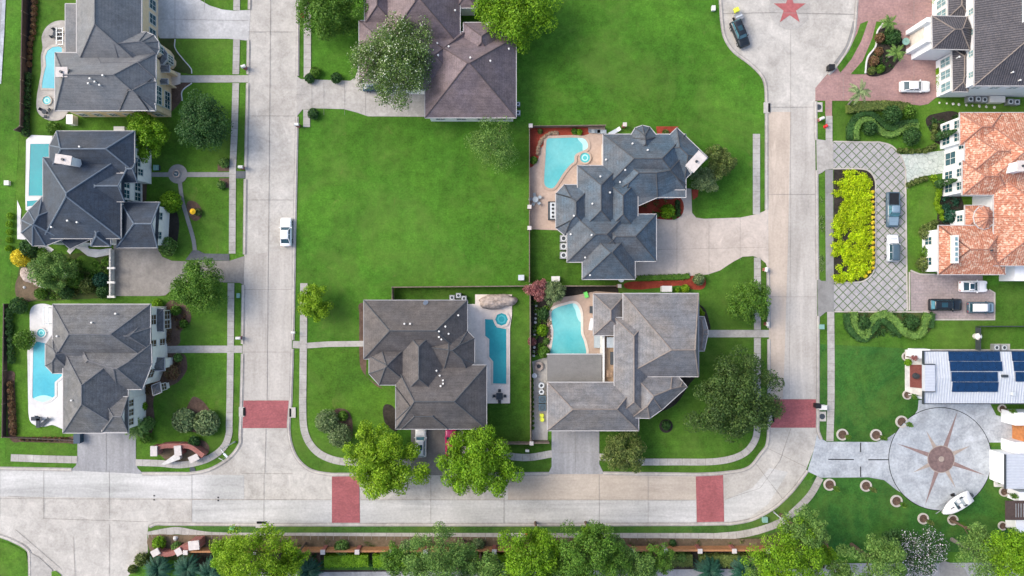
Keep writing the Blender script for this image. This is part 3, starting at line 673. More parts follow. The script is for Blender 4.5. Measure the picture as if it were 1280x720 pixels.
for q in ([(303,500.5),(363,500.5),(361.3,535),(302.4,535)], [(415,593.5),(449,593.5),(450,654.8),(415,654.8)], [(869.5,593.5),(903.5,591.5),(905,654),(871,654.5)], [(962,499),(1021.7,499),(1021.5,534.5),(960.5,534.5)]):
    sheet('crosswalk', q, Z4, 'crosswalk_brick')
sheet('plaza_ring', [(987+26*math.cos(t*.2618), 11+26*math.sin(t*.2618)) for t in range(24)], Z3, 'walk')
sheet('plaza_star', [(987+(21 if k % 2 == 0 else 8.2)*math.sin(k*math.pi/5), 11-(21 if k % 2 == 0 else 8.2)*math.cos(k*math.pi/5)) for k in range(10)], Z4, 'star_red')
# expansion joints of the road slabs
jt = MB()
def jl(*pts, w=.07):
    w *= .8
    P = [W2(*p) for p in pts]; a, b = offs(P, w/2), offs(P, -w/2); n = len(P)
    jt.add([(*p, Z4+.004) for p in a+b], [(i, n+i, n+i+1, i+1) for i in range(n-1)])
for y in (40, 145, 250, 362, 440): jl((309.5-(y-40)*.013,y),(371.5-(y-40)*.018,y))
jl((338.5,-10),(334,500)); jl((332.5,536),(331,592)); jl((-20,623),(414,624.5)); jl((451,624.5),(869,625)); jl((302,591.5),(366,592))
for x in (0, 55, 137, 240, 330): jl((x,588 if x < 300 else 594),(x,655 if x > 186 else 648), w=.06)
for x in (538.5, 630, 749, 810): jl((x,593),(x,655))
for y in (134, 243, 371): jl((959,y),(1020,y))
jl((988,36),(988,310),(986,498), w=.05); jl((988,536),(975,575),(950,610),(906,624)); jl((902,17),(965,16),(1068,18)); jl((959,560),(1010,585)); jl((945,580),(980,626))
jl((10,620),(54,622),(54,648),(185,652)); jl((137,655),(137,740)); jl((92,670),(95,740)); jl((20,662),(78,712))
tag(jt.build('road_joint', 'joint'), kind='structure')
tb = MB()
for x, y in ((193,619.5),(193,624.5),(273,621.5),(273,625.5)): p = W2(x, y); tb.disc(p, .13, Z4, Z4+.03, 10)
tag(tb.build('road_marker', 'plastic_black'), kind='structure')
# kerbs
KERB = [[(313,-20),(312,12)], [(311,50),(310.3,93)], [(310,104),(307.5,212)], [(307,224),(306,318)], [(304.5,356),(303.5,430)], [(303.5,442),(302,510),(300,555),(287,572),(262,587),(237,592),(178,592)], [(90,587),(40,586),(-30,585)],
 [(372.5,-20),(371.8,95)], [(371.3,146),(368,300),(366,425)], [(365.5,436),(363.5,500),(361,535),(364,556),(373,575),(389,588),(414,593),(508,593)], [(582,593),(686,592)], [(754,591.5),(870,593),(905,591),(935,585),(951,567),(959,555),(961,520),(961,424)], [(961,410),(960,335)], [(958,262),(958,130),(955,100),(939,81),(917,64),(906,47),(902,25),(899,-20)],
 [(1072,-20),(1069,25),(1067,40),(1060,60),(1046,82),(1035,93)], [(1019,127),(1019.5,175)], [(1020.5,213),(1021,300),(1021.5,350)], [(1022,395),(1022,538),(1026,549)], [(1009,588),(992,611),(973,630),(960,639),(940,649),(915,654),(865,655),(640,655.5),(320,655.5),(195,654.5),(187,658)], [(-30,658),(15,675),(35,687),(37.5,700),(37.5,740)]]
for k in KERB:
    ribbon('gutter_pan', k, 4.6, Z4, 'gutter_concrete')
    m = MB(); sweep(m, k, .26, 0, .16, smooth=len(k) > 2); tag(m.build('kerb', 'kerb_stone'), kind='structure')
for k in ([(1068,27),(1065,40),(1058,60),(1044,80)],): ribbon('gutter_pan', k, 5, Z5, 'walk_dark')
# sidewalks
WK = [([(296.3,-20),(296,13)],8.3), ([(296,49),(295,93)],8.3), ([(295,104),(293.5,160),(291,215),(290.5,317)],8.3), ([(289,354),(288.5,430)],8.3), ([(288.5,430),(287.5,500),(286.5,542),(281,557),(268,569),(250,577),(225,581),(200,579),(170,578)],8.3), ([(14,572),(55,573.5),(97,574.5)],9),
 ([(384.5,-20),(384.3,97)],9), ([(383.5,137),(383.5,159)],8.5), ([(380,354),(379.3,440),(378.5,505),(380,535),(386,552),(397,565),(412,573),(430,577),(470,578),(514,578)],9), ([(578,562),(625,566.5),(640,570.5),(662,571.5),(690,567)],9), ([(749,571),(765,572),(800,577.3),(850,577.3),(890,577),(915,573),(932,565),(942,553),(946,540),(946.5,500),(946.5,422)],8.5), ([(946.5,412),(946.5,322)],8.5), ([(945.3,268),(945.3,167.5)],9),
 ([(1035.5,126),(1035.5,145)],8.5), ([(1036,145),(1036,178)],8.5), ([(1036,212),(1036.5,300),(1037,352)],10), ([(1038,388),(1038.5,450),(1038.5,500),(1037,551)],9), ([(1025,597),(1013,618),(998,634),(979,650),(960,659),(930,667),(895,670.5),(640,670.5),(300,670),(262,669),(240,666),(222,663),(205,665),(185,669)],9)]
for i, (p, w) in enumerate(WK): ribbon('sidewalk', p, w, Z4, 'paver_pink' if i == 13 else ('walk_dark' if i in (15,) else 'walk'))
wj = MB()
def cross(path, w, step):
    P = crom(path, False) if len(path) > 2 else path; acc = 0
    for a, b in zip(P, P[1:]):
        L = math.dist(a, b); t = step-acc
        while t < L:
            x, y = a[0]+(b[0]-a[0])*t/L, a[1]+(b[1]-a[1])*t/L; dx, dy = (b[0]-a[0])/L, (b[1]-a[1])/L
            p, q = W2(x-dy*w/2, y+dx*w/2), W2(x+dy*w/2, y-dx*w/2); c = ((p[0]+q[0])/2, (p[1]+q[1])/2); d = math.dist(p, q)
            u = ((q[0]-p[0])/d*.03, (q[1]-p[1])/d*.03); n = (-u[1], u[0])
            wj.add([(p[0]+n[0],p[1]+n[1],Z5),(p[0]-n[0],p[1]-n[1],Z5),(q[0]-n[0],q[1]-n[1],Z5),(q[0]+n[0],q[1]+n[1],Z5)], [(0,1,2,3)])
            t += step
        acc = (acc+L) % step
for p, w in WK: cross(p, w, 9.5)
tag(wj.build('sidewalk_joint', 'joint'), kind='structure')
# driveways and garden paths
sheet('driveway', [(180,-20),(248,-20),(250,0),(262,7),(278,12),(292,13.5),(313,12.5),(311,51),(285,48.5),(200,48),(196,40),(184,38)], Z3, 'drive_light')
sheet('driveway', [(142,305),(197,310),(203,321),(215,326),(240,327),(287,326),(306,320),(304.5,356),(300,353.5),(281,353),(232,352),(218,360),(207,369),(200,370),(144,370)], Z3, 'drive_grey')
sheet('driveway', [(97,536),(170,536),(170,576),(172,585),(180,592.5),(88,588),(95,582),(97,574)], Z3, 'drive_mid')
sheet('driveway', [(371,95),(376,99),(438,101),(444,97),(447,88),(447,56),(458,52),(470,80),(532,98),(535,146),(460,145.5),(447,141),(430,136.5),(395,135.5),(378,137),(371,146)], Z3, 'walk')
sheet('driveway', [(514,530),(580,530),(579,585),(583,594),(507,594),(514,585)], Z3, 'drive_dark')
sheet('driveway', [(689.5,530),(749,530),(749,580),(755,592.5),(685,592.5),(689.5,583)], Z3, 'drive_mid')
sheet('driveway', [(790,262),(850,266),(850,235),(864,236),(865,266),(870,272),(880,273.5),(925,272),(945,268),(955,264),(959,260),(960,338),(957,329),(950,323),(941,320),(928,321),(915,328),(900,338),(885,343),(860,345),(792,347)], Z3, 'drive_beige')
sheet('driveway', [(1072,-20),(1170,-20),(1170,82),(1175,110),(1172,120),(1160,130),(1150,132),(1110,126.5),(1040,126),(1019,126),(1019,110),(1030,97),(1046,82),(1060,60),(1067,40),(1070,20)], Z3, 'paver_pink')
sheet('driveway', [(1041,177.5),(1100,178),(1115,183),(1126,195),(1132,210),(1134,340),(1135,388.5),(1042,388.5),(1042,354),(1075,354),(1085,350),(1093,342),(1096,330),(1095,225),(1090,217),(1083,211),(1072,210),(1041,210)], Z3, 'grid_paver')
sheet('driveway', [(1138,338),(1145,341.5),(1190,343),(1228,344.5),(1228,361),(1234,362),(1242,366),(1242.5,399),(1168,399),(1158,389.5),(1138.5,388.5)], Z3, 'pad_paver')
m = MB()
for p in ([(1136.5,340),(1136.5,388)], [(1043,389.5),(1160,390),(1168,399.5),(1243,399.5),(1243,366),(1236,362)], [(1134,388),(1133,340),(1131.5,212),(1126,196),(1115,183),(1100,178),(1042,177)], [(1041,211),(1072,211),(1083,212.5),(1090,218),(1094,227),(1094.5,330),(1091,341),(1084,348.5),(1075,352.5),(1042,353)], [(1138,338),(1150,342.5),(1168,343)]):
    sweep(m, p, .22, 0, .12, smooth=p[0] != (1043,389.5))
tag(m.build('drive_edging', 'kerb_stone'), kind='structure')
sheet('driveway', [(1022,538),(1026,548),(1033,552),(1095,552.5),(1110,547),(1135,530),(1147,512),(1148,500),(1235,500),(1245,519),(1262,523),(1290,523),(1290,553),(1225,553),(1200,620),(1150,630),(1120,612),(1105,600),(1085,596.5),(1026,597),(1009,589),(1017,563)], Z3, 'drive_blue')
for y0 in (): pass
# paved circle with its eight rays
def circ(cx, cy, r, n=64): return [(cx+r*math.cos(6.28319*k/n), cy-r*math.sin(6.28319*k/n)) for k in range(n)]
sheet('paved_circle', circ(1174.7,573.5,64.6), Z4, 'dark_gap'); sheet('paved_circle', circ(1174.7,573.5,63.8), Z5, 'drive_blue')
for k, (tx, ty) in enumerate(((1197,512),(1157,538),(1120,554),(1140,590.6),(1155.5,632),(1194,610),(1231.5,594),(1212,557))):
    dx, dy = tx-1175.7, ty-573.7; L = math.hypot(dx, dy); nx, ny = -dy/L, dx/L; w = 2.9; x0, y0 = 1175.7+dx/L*14, 573.7+dy/L*14
    sheet('paved_ray', [(x0+nx*w,y0+ny*w),(tx,ty),(x0-nx*w,y0-ny*w)], Z6, ('ray_brown','ray_tan')[k % 2])
sheet('paved_rose', circ(1175.7,573.7,17.2), Z6+.006, 'ray_tan'); sheet('paved_rose', circ(1175.7,573.7,16.3), Z6+.012, 'rose_brown'); sheet('paved_rose', circ(1176,573.5,3.5,20), Z6+.018, 'ray_tan')
jt = MB(); Z4s = Z4
for a, b in (((1075.5,553),(1075.5,565)),((1075.5,583),(1075.5,596)),((1035,574),(1067,574.3)),((1085,574.5),(1110,574.5))): jl(a, b, w=.2)
tag(jt.build('drive_joint', 'dark_gap'), kind='structure')
jt = MB()
for x in (219, 256): jl((x,-10),(x,13 if x > 250 else 48), w=.07)
jl((200,24),(311,26), w=.05); jl((162,310),(162,370), w=.05); jl((144,341),(222,343), w=.05)
for x in (390, 405, 431, 457, 484, 511): jl((x,102),(x,144), w=.05)
jl((719,537),(719,591), w=.05); jl((690,565),(749,565), w=.05); jl((133,541),(133,590), w=.05)
for x in (846, 886, 925): jl((x,272),(x,345 if x < 900 else 325), w=.05)
jl((822,312),(958,309), w=.05); jl((371,118),(384,118), w=.05); jl((546,540),(546,592), w=.05); jl((514,591.5),(580,592), w=.09)
jl((1110,30),(1170,31), w=.05); jl((1142,0),(1142,130), w=.05); jl((1054,94),(1054,126), w=.05); jl((1173,343),(1173,398), w=.05); jl((1208,344),(1208,398), w=.05); jl((1138,368),(1242,370), w=.05)
tag(jt.build('drive_joint', 'joint'), kind='structure')
for p, w, mt, z in (([(213,98.5),(240,98.8),(311,98.6)],9,'walk',Z3), ([(183,218.3),(212,218.3)],5.6,'walk_dark',Z3), ([(232,218.3),(289,218.3)],6,'walk_dark',Z3), ([(225,228),(228,250),(235,275),(242,300),(244,317)],5,'walk_dark',Z3), ([(205,437),(240,436.5),(303,436.5)],9,'walk',Z3), ([(383,432),(410,430.2),(456,429.5)],7,'walk',Z3), ([(366,430.5),(376,431)],9,'walk',Z3), ([(884,417),(961,417)],9.2,'walk',Z3), ([(289,218.5),(307,218.5)],9,'slate_path',Z3), ([(1089,24),(1083,45),(1072,68),(1057,91)],8.5,'paver_pink',Z5)):
    ribbon('path', p, w, z, mt)
sheet('driveway', [(1020,174),(1041.5,177),(1041.5,211),(1032,212),(1027,216),(1020.8,219)], Z5, 'walk'); sheet('driveway', [(1021.3,346),(1026,351),(1042,352),(1042,389.5),(1032,390),(1022,398)], Z5, 'walk_dark')
sheet('path', circ(222.5,217.5,12,28), Z4, 'walk_dark')
sheet('path', [(241,313),(248,313),(256,317),(287,317.5),(287,326),(232,325)], Z4, 'slate_path')
sheet('path', [(1126,193),(1150,192),(1180,188),(1188,190),(1188,214),(1175,217),(1150,221),(1140,227),(1134,236),(1132,215)], Z4, 'flagstone')
sheet('path', [(100,296),(90,306),(84,314),(88,318),(95,310),(100,312),(110,320),(120,322),(140,318),(140,310),(125,312),(112,311)], Z4, 'deck_white')
sheet('path', [(47,307),(60,307),(68,312),(56,322),(48,321)], Z4, 'deck_white'); sheet('path', [(22,250),(27,262),(26,280),(40,300),(22,299)], Z4, 'deck_white')
sheet('path', [(207,90),(216,88),(226,92),(226,105),(216,108),(208,108)], Z5, 'deck_beige')
sheet('road', [(300,708),(1240,703),(1340,706),(1340,760),(280,760)], Z3, 'drive_mid')
sheet('path', [(1174,703),(1180,701),(1190,704),(1205,710),(1215,730),(1175,730)], Z4, 'walk_dark')
sheet('path', [(-30,-20),(7,-20),(5,40),(1,105),(-30,110)], Z4, 'drive_mid'); sheet('path', [(4.5,-20),(8.5,-20),(6,40),(2,105),(-2,105)], Z5, 'drive_blue')
sheet('path', [(37.5,690),(50,697),(66,712),(66,740),(38,740)], Z5, 'walk')
sheet('lawn', [(-20,672),(13,679),(33,690),(35.5,703),(35.5,740),(-20,740)], Z4, 'grass_left'); sheet('lawn', [(65,714),(70,713),(77,718),(77,740),(65,740)], Z6, 'grass_left')
# planting beds
for name, p, mt, z in (
 ('planting_bed', [(214,108),(226,104),(239,103),(228,113),(227,125),(214,140),(209,140)], 'mulch_brown', Z2), ('planting_bed', [(199,48),(218,48),(219,60),(229,73),(239,85),(239,93),(224,90),(205,88)], 'soil_lawn', Z2),
 ('planting_bed', [(205,384),(215,375),(228,378),(238,390),(238,402),(226,415),(224,430),(207,433)], 'mulch_brown', Z2), ('planting_bed', [(207,441),(230,443),(234,455),(233,464),(222,478),(200,488),(192,500),(193,530),(183,548),(170,540),(168,500),(180,480)], 'mulch_brown', Z2),
 ('planting_bed', [(240,497),(252,500),(262,512),(270,525),(262,540),(242,540),(230,532)], 'mulch_brown', Z2), ('planting_bed', [(237,556),(248,550),(258,553),(262,562),(256,570),(240,568)], 'mulch_brown', Z2), ('planting_bed', [(195,560),(225,558),(248,566),(236,575),(214,582),(205,573)], 'mulch_dry', Z2),
 ('planting_bed', [(234,253),(244,252),(252,262),(251,272),(243,276),(236,268)], 'mulch_brown', Z2), ('planting_bed', [(272,205),(288,206),(288,214),(272,214)], 'mulch_brown', Z2), ('planting_bed', [(274,223),(288,223),(288,235),(275,234)], 'mulch_brown', Z2), ('planting_bed', [(172,195),(185,200),(183,250),(172,255)], 'mulch_brown', Z2), ('planting_bed', [(207,268),(222,267),(221,305),(212,320),(208,300)], 'mulch_dark', Z2),
 ('garden_soil', [(26,325),(40,310),(60,320),(142,312),(142,372),(60,376),(20,378),(22,345)], 'soil_lawn', Z2), ('planting_bed', [(24,345),(40,352),(55,365),(40,376),(22,374)], 'mulch_dry', Z3),
 ('planting_bed', [(418,513),(430,511),(438,518),(441,535),(438,550),(428,545),(420,530)], 'mulch_brown', Z2), ('planting_bed', [(449,380),(458,380),(458,470),(478,485),(470,482),(452,462),(449,440)], 'mulch_brown', Z2), ('planting_bed', [(480,507),(490,507),(497,520),(497,538),(486,534),(480,525)], 'mulch_dark', Z2),
 ('planting_bed', [(662,159),(662,159),(735,159),(735,159),(735,168),(700,171),(690,173),(675,187),(673,198),(666,208),(662,210),(662,210)], 'mulch_red', Z6), ('planting_bed', [(820,158),(848,158),(842,172),(822,172)], 'mulch_red', Z2), ('planting_bed', [(797,256),(822,246),(850,247),(851,270),(825,274),(797,266)], 'mulch_red', Z4), ('planting_bed', [(864,237),(873,237),(872,246),(866,250)], 'mulch_red', Z4),
 ('planting_bed', [(780,355),(790,352),(850,350),(862,344),(875,342),(882,350),(880,360),(868,362),(850,357),(800,362),(782,360)], 'mulch_red', Z2),
 ('planting_bed', [(664,358),(664,358),(772,358),(772,358),(772,366),(742,367),(700,372),(688,380),(690,410),(687,444),(687,444),(664,444),(664,444)], 'mulch_dark', Z2), ('planting_bed', [(686,384),(692,384),(689,405),(688,420),(684,420),(685,400)], 'mulch_dry', Z3), ('planting_bed', [(868,380),(880,385),(886,400),(886,413),(872,400)], 'mulch_dark', Z2), ('planting_bed', [(850,470),(868,470),(862,480),(845,505),(826,515),(800,524),(798,520)], 'mulch_dark', Z2),
 ('planting_bed', circ(832.5,532.5,8.5,24), 'mulch_dark', Z2), ('planting_bed', [(1098,37),(1108,30),(1122,42),(1132,62),(1120,80),(1108,92),(1082,93),(1086,72),(1094,58)], 'mulch_dark', Z6),
 ('planting_bed', [(1157,150),(1165,143),(1200,143),(1200,180),(1172,180),(1163,165)], 'mulch_dark', Z2), ('planting_bed', [(1178,245),(1200,243),(1200,285),(1175,283),(1172,262)], 'mulch_dark', Z2), ('planting_bed', [(1153,288),(1172,284),(1172,340),(1152,336)], 'mulch_dark', Z2), ('planting_bed', [(1042,212),(1042,212),(1072,212),(1083,214),(1090,220),(1093,230),(1093,330),(1089,341),(1080,349),(1070,352),(1042,352),(1042,352)], 'mulch_dark', Z4),
 ('planting_bed', [(1055,390),(1165,390),(1168,405),(1160,416),(1142,424),(1110,414),(1085,425),(1062,412)], 'soil_lawn', Z3), ('planting_bed', [(186,672),(215,668),(245,672),(262,676),(255,690),(190,690)], 'mulch_dry', Z4), ('planting_bed', [(186,668),(1035,674),(1035,682),(186,684)], 'mulch_dry', Z4), ('planting_bed', [(240,690),(1034,688),(1030,710),(240,716)], 'mulch_dark', Z4), ('planting_bed', [(362,690),(400,690),(402,708),(362,708)], 'mulch_brown', Z5), ('planting_bed', [(572,690),(596,690),(596,712),(570,712)], 'mulch_brown', Z5),
 ('planting_bed', [(28,-10),(44,-10),(40,90),(37,170),(30,170),(33,80)], 'mulch_dark', Z3), ('planting_bed', [(9,465),(18,465),(22,548),(95,546),(95,554),(16,552),(10,540)], 'mulch_brown', Z3)):
    sheet(name, p, z, mt, smooth=len(p) > 4 and mt != 'soil_lawn')
sheet('lawn', [(1085,26),(1075,30),(1071,42),(1060,65),(1046,84),(1050,91),(1064,74),(1076,52)], Z5, 'grass_open'); sheet('lawn', [(1095,27),(1103,28),(1096,40),(1094,60),(1083,75),(1081,93),(1063,93),(1078,76),(1090,48)], Z5, 'grass_open')
m = MB(); sweep(m, [(1103,30),(1096,40),(1094,58),(1084,72),(1081,92)], .25, 0, .2, smooth=True); sweep(m, [(219,49),(219,60),(229,74),(239,86),(240,92)], .15, 0, .1, smooth=True); sweep(m, [(240,104),(228,114),(228,126)], .15, 0, .1, smooth=True); tag(m.build('bed_edging', 'deck_white'), kind='structure')
sheet('lawn', [(100,320),(120,324),(126,335),(118,350),(108,345),(95,335)], Z3, 'grass_left', smooth=True)
sheet('lawn', [(395,700),(575,700),(575,712),(395,712)], Z4, 'grass_deep')

# ------------------------------------------------------------------ pools
def pool(name, label, pts, coping, wat, at, spa=None, smooth=True, step=None, cat='swimming pool', octo=False):
    r = thing(name, label, cat, (*W2(*at), 0))
    q = crom(pts, True, 5) if smooth else pts
    P = [W2(*p) for p in q]
    if sum(P[i][0]*P[(i+1)%len(P)][1]-P[(i+1)%len(P)][0]*P[i][1] for i in range(len(P))) < 0: P = P[::-1]
    MB().add([(*p, .19) for p in P], [tuple(range(len(P)))]).build('water', wat, r)
    m = MB(); sweep(m, q,   .42, 0, .23, closed=True); m.build('coping', coping, r)
    if step:
        m = MB(); P = [W2(*p) for p in crom(step, True)]; P = P if sum(P[i][0]*P[(i+1)%len(P)][1]-P[(i+1)%len(P)][0]*P[i][1] for i in range(len(P))) > 0 else P[::-1]
        m.add([(*p, .196) for p in P], [tuple(range(len(P)))]).build('step', 'water_step', r)
    if spa:
        x, y, rad = spa; c = W2(x, y); rr = rad*S; n = 8 if octo else 28
        m = MB(); m.ring(c, rr*(.72 if octo else .78), rr, 0, .36, n); sp = m.build('spa', coping, r)
        MB().disc(c, rr*.79, .05, .27, n).build('spa_water', 'water_teal' if wat == 'water_teal' else 'water_spa', sp)
        MB().ring(c, rr*.34, rr*.5, .27, .275, n).build('spa_seat', 'water_step' if wat != 'water_teal' else 'water_spa', sp)
    return r
def deck(px, mt, z=.16, smooth=False):
    if smooth: px = crom(px, True)
    o = MB().prism([W2(*p) for p in px], 0, z).build('pool_deck', mt); tag(o, kind='structure')
deck([(84,27),(70,27),(59,34),(53,46),(54,60),(52,70),(52,90),(49,108),(47,120),(47,138),(54,147),(65,151),(78,149),(86,140),(100,130),(100,40)], 'walk', smooth=True)
pool('swimming_pool', 'narrow curved blue pool with a round spa behind the topmost grey house', [(74,57),(66,58),(59,63),(56,71),(57,82),(54,93),(52,104),(53,112),(80,112),(80,60)], 'kerb_stone', 'water_sky', (62,85), (60,126,6.5), smooth=False)
deck([(33.5,175),(40,169),(66,170),(66,270),(33,263),(32.5,250)], 'deck_white')
pool('swimming_pool', 'narrow straight teal lap pool beside the navy black house', [(37.5,179.5),(66,179.5),(66,245.5),(35.5,245.5)], 'deck_white', 'water_deep', (45,210), smooth=False)
pool('plunge_spa', 'small dark teal plunge spa at the south end of the lap pool', [(34,250),(52,249),(46,258),(34,260)], 'deck_white', 'water_deep', (42,254), smooth=False, cat='spa')
deck([(38,392),(40,385),(45,381),(54,379.5),(62,381),(75,386),(95,400),(95,537),(82,537),(72,533),(66,531),(56,533),(46,532),(38,525),(36,500),(35,440),(38,425)], 'deck_white', smooth=True)
pool('swimming_pool', 'long aqua pool with a pale half oval step behind the corner house', [(41,433),(46,425),(56,427),(80,430),(80,470),(71,478),(71,495),(64,501),(55,504),(47,502),(40,497)], 'deck_white', 'water_sky', (55,465), (53,416,6.5), smooth=False, step=[(43,499),(49,495),(57,494),(65,496),(68,499),(62,503),(55,505),(48,503)])
deck([(594,368),(640,368),(640,394),(637.5,410),(637.5,504),(600,504),(575,504),(575,380),(594,380)], 'deck_cream')
pool('swimming_pool', 'angular teal pool with an octagonal spa at one end, in the middle yard', [(605,398),(617,398),(622,408),(634.5,411),(634.5,480),(615,480),(615,452),(610,446),(610,424),(605,420)], 'deck_beige', 'water_teal', (620,440), (627,399,11), smooth=False, octo=True)
deck([(662,159),(756,159),(760,210),(756,290),(662,286.5)], 'deck_pink', .105)
pool('swimming_pool', 'pale aqua free form pool with a round spa inside the red mulch yard', [(683,173),(692,171.5),(728,171.5),(735,177),(735.5,186),(727,191),(720,195),(719,203),(714,207),(705,218),(697,231),(692,236.5),(686,237),(680,233),(678.5,226),(680,200),(681,182)], 'deck_pink', 'water_aqua', (700,205), (731,197.5,8), step=[(722,172),(731,173),(735,180),(734,187),(729,189),(728,181)])
deck([(684,396),(692,378),(705,371),(720,369),(745,364),(775,366),(775,480),(756,480),(684,450)], 'deck_pink', .14)
pool('swimming_pool', 'aqua kidney shaped pool beside the flat grey patio roof', [(688,389),(694,383.5),(705,380),(717,377.5),(723,381),(727,391),(727.5,407),(728,417),(732,428),(733,445),(687,445),(688.5,430),(690,415),(688,402)], 'deck_beige', 'water_aqua', (708,410), step=[(716,379),(722,382),(726,392),(726,402),(722,398),(719,388)])

# ------------------------------------------------------------------ fences and walls
def fence(name, label, path, h, mt, posts=(), postm='wood_fence', capm=None, th=.09, ps=.16, cat='fence', group=None):
    r = thing(name, label, cat, (*W2(*path[0]), 0), group=group); m = MB(); sweep(m, path, th, .05, h); m.build('panel', mt, r)
    m = MB(); sweep(m, path, th+.08, h-.08, h+.03); m.build('top_rail', mt, r)
    for x, y in posts:
        p = W2(x, y); o = MB().box((p[0], p[1], (h+.12)/2), (ps, ps, h+.12)).build('post', postm, r)
        if capm: MB().box((p[0], p[1], h+.17), (ps+.14, ps+.14, .14)).build('cap', capm, o)
def along(path, step):
    out = []
    for a, b in zip(path, path[1:]):
        n = max(1, round(math.dist(a, b)/step)); out += [(a[0]+(b[0]-a[0])*k/n, a[1]+(b[1]-a[1])*k/n) for k in range(n)]
    return out+[path[-1]]
f = [(492.5,375),(492.5,359),(661,357.5)]; fence('wood_fence', 'weathered wooden fence along the north side of the central teal pool yard', f, 1.9, 'wood_fence', along(f, 19))
f = [(662.2,358.5),(663,551)]; fence('wood_fence', 'long straight wooden fence between the two lower pool yards', f, 1.9, 'wood_fence', along(f, 19)[:-1], capm=None)
f = [(663,552),(606,552)]; fence('wood_fence', 'short wooden fence facing the street right of the red car', f, 1.7, 'wood_fence', along(f, 14), ps=.2)
f = [(663.5,357.5),(772,357.5)]; fence('wood_fence', 'wooden fence between the slate blue house and the taupe house with white capped ends', f, 1.9, 'wood_fence', [(663.5,357.5),(772,357.5)], 'brick_red', 'stone_cap', ps=.45)
f = [(661.5,353),(661.5,160),(756,159)]; fence('metal_fence', 'thin brown rail fence with white capped pillars around the red mulch pool yard', f, 1.5, 'wood_fence', [(663,160),(661.5,260),(779,158.5),(661.5,286)], 'brick_red', 'stone_cap', .06, .5)
f = [(690,549),(664,549)]; fence('wood_fence', 'short gate fence beside the concrete driveway of the taupe house', [(686,551),(664,551)], 1.7, 'wood_fence', [(664,551)], 'brick_red', 'stone_cap', ps=.5)
f = [(36,-10),(33,160),(26,165)]; fence('wood_fence', 'dark fence hidden in flowering shrubs at the far left of the topmost pool', f, 1.5, 'wood_dark', along(f, 30))
f = [(10,380),(8,545),(97,549)]; fence('wood_fence', 'low dark fence round the back yard of the corner house', f, 1.0, 'wood_dark', along(f, 40))
f = [(1219,407.5),(1300,407.5)]; fence('wire_fence', 'thin green wire fence across the lawn above the solar roof', f, 1.3, 'metal_dark', along(f, 20), 'metal_dark', None, .03, .07)
f = [(1219,437),(1219,409)]; fence('wire_fence', 'short wire fence with a white post beside the round white tank', f, 1.3, 'metal_dark', [(1219,423)], 'metal_dark', None, .03, .07)
f = [(142.5,312),(142.5,371)]; r = thing('pergola_wall', 'thin white garden wall with three stub beams beside the grey driveway', 'wall', (*W2(142.5,340),0)); m = MB(); sweep(m, f, .22, 0, 1.2); m.build('wall', 'stone_white', r)
for y in (335, 353, 371): p = W2(137.5, y, 1.9); MB().box((p[0], p[1], 1.5), (1.2,.35,.35)).build('beam', 'stone_white', r)
# boundary wall at the bottom: orange boards between brick pillars
r = thing('boundary_fence', 'long orange board fence between brick pillars with white caps at the bottom edge', 'fence', (*W2(640,683),0))
m = MB(); sweep(m, [(243,684),(1034,682)], .14, .1, 1.9); m.build('board_panel', 'wood_orange', r)
m = MB(); sweep(m, [(243,684),(1034,682)], .3, 1.9, 2.0); m.build('top_board', 'wood_orange', r)
for k in range(19):
    x = 240+k*44.1*.953+0; 
    if x > 1036: break
    p = W2(x, 684-.0025*(x-240)); o = MB().box((p[0], p[1], 1.1), (.62,.62,2.2)).build('pillar', 'brick_red', r); MB().box((p[0], p[1], 2.28), (.74,.74,.16)).build('cap', 'stone_cap', o)
def entrance(name, label, at, path, caps, h, slab=None):
    r = thing(name, label, 'entrance wall', (*W2(*at),0)); m = MB(); sweep(m, path, .75, 0, h, smooth=True, zz=h); m.build('wall', 'brick_red', r)
    for (x, y, sx, sy, hh, a) in caps:
        p = W2(x, y, hh); u = (math.cos(a), math.sin(a)); o = MB().obox((p[0], p[1], hh/2-.1), u, (sx, sy, hh-.2)).build('pillar', 'brick_red', r); MB().obox((p[0], p[1], hh-.1), u, (sx+.15, sy+.15, .2)).build('cap', 'stone_cap', o)
    if slab:
        P = [W2(*p, 1.3) for p in slab]; MB().prism(P, .5, 1.3).build('stone_slab', 'stone_white', r)
entrance('entrance_monument', 'curved red brick entrance wall with pale stone slabs on the street corner lawn', (225,565), [(193,562),(203,558),(225,557.5),(238,559),(254,570)], [(192,564,.95,1.5,2.0,0),(222,563.5,1.0,1.5,1.9,.1),(242,573,1.5,.9,1.4,.45)], 1.6, [(201,580.5),(206,581),(225,574),(225,571),(219,567.5)])
entrance('entrance_monument', 'red brick entrance wall with pale capped pillars left of the orange board fence', (220,685), [(192,690),(203,693),(215,692),(226,686),(243,682)], [(194,691,1.2,.9,2.0,.5),(223,690,.9,1.0,2.0,.5),(242,682,1.6,1.3,2.6,.1)], 1.7)
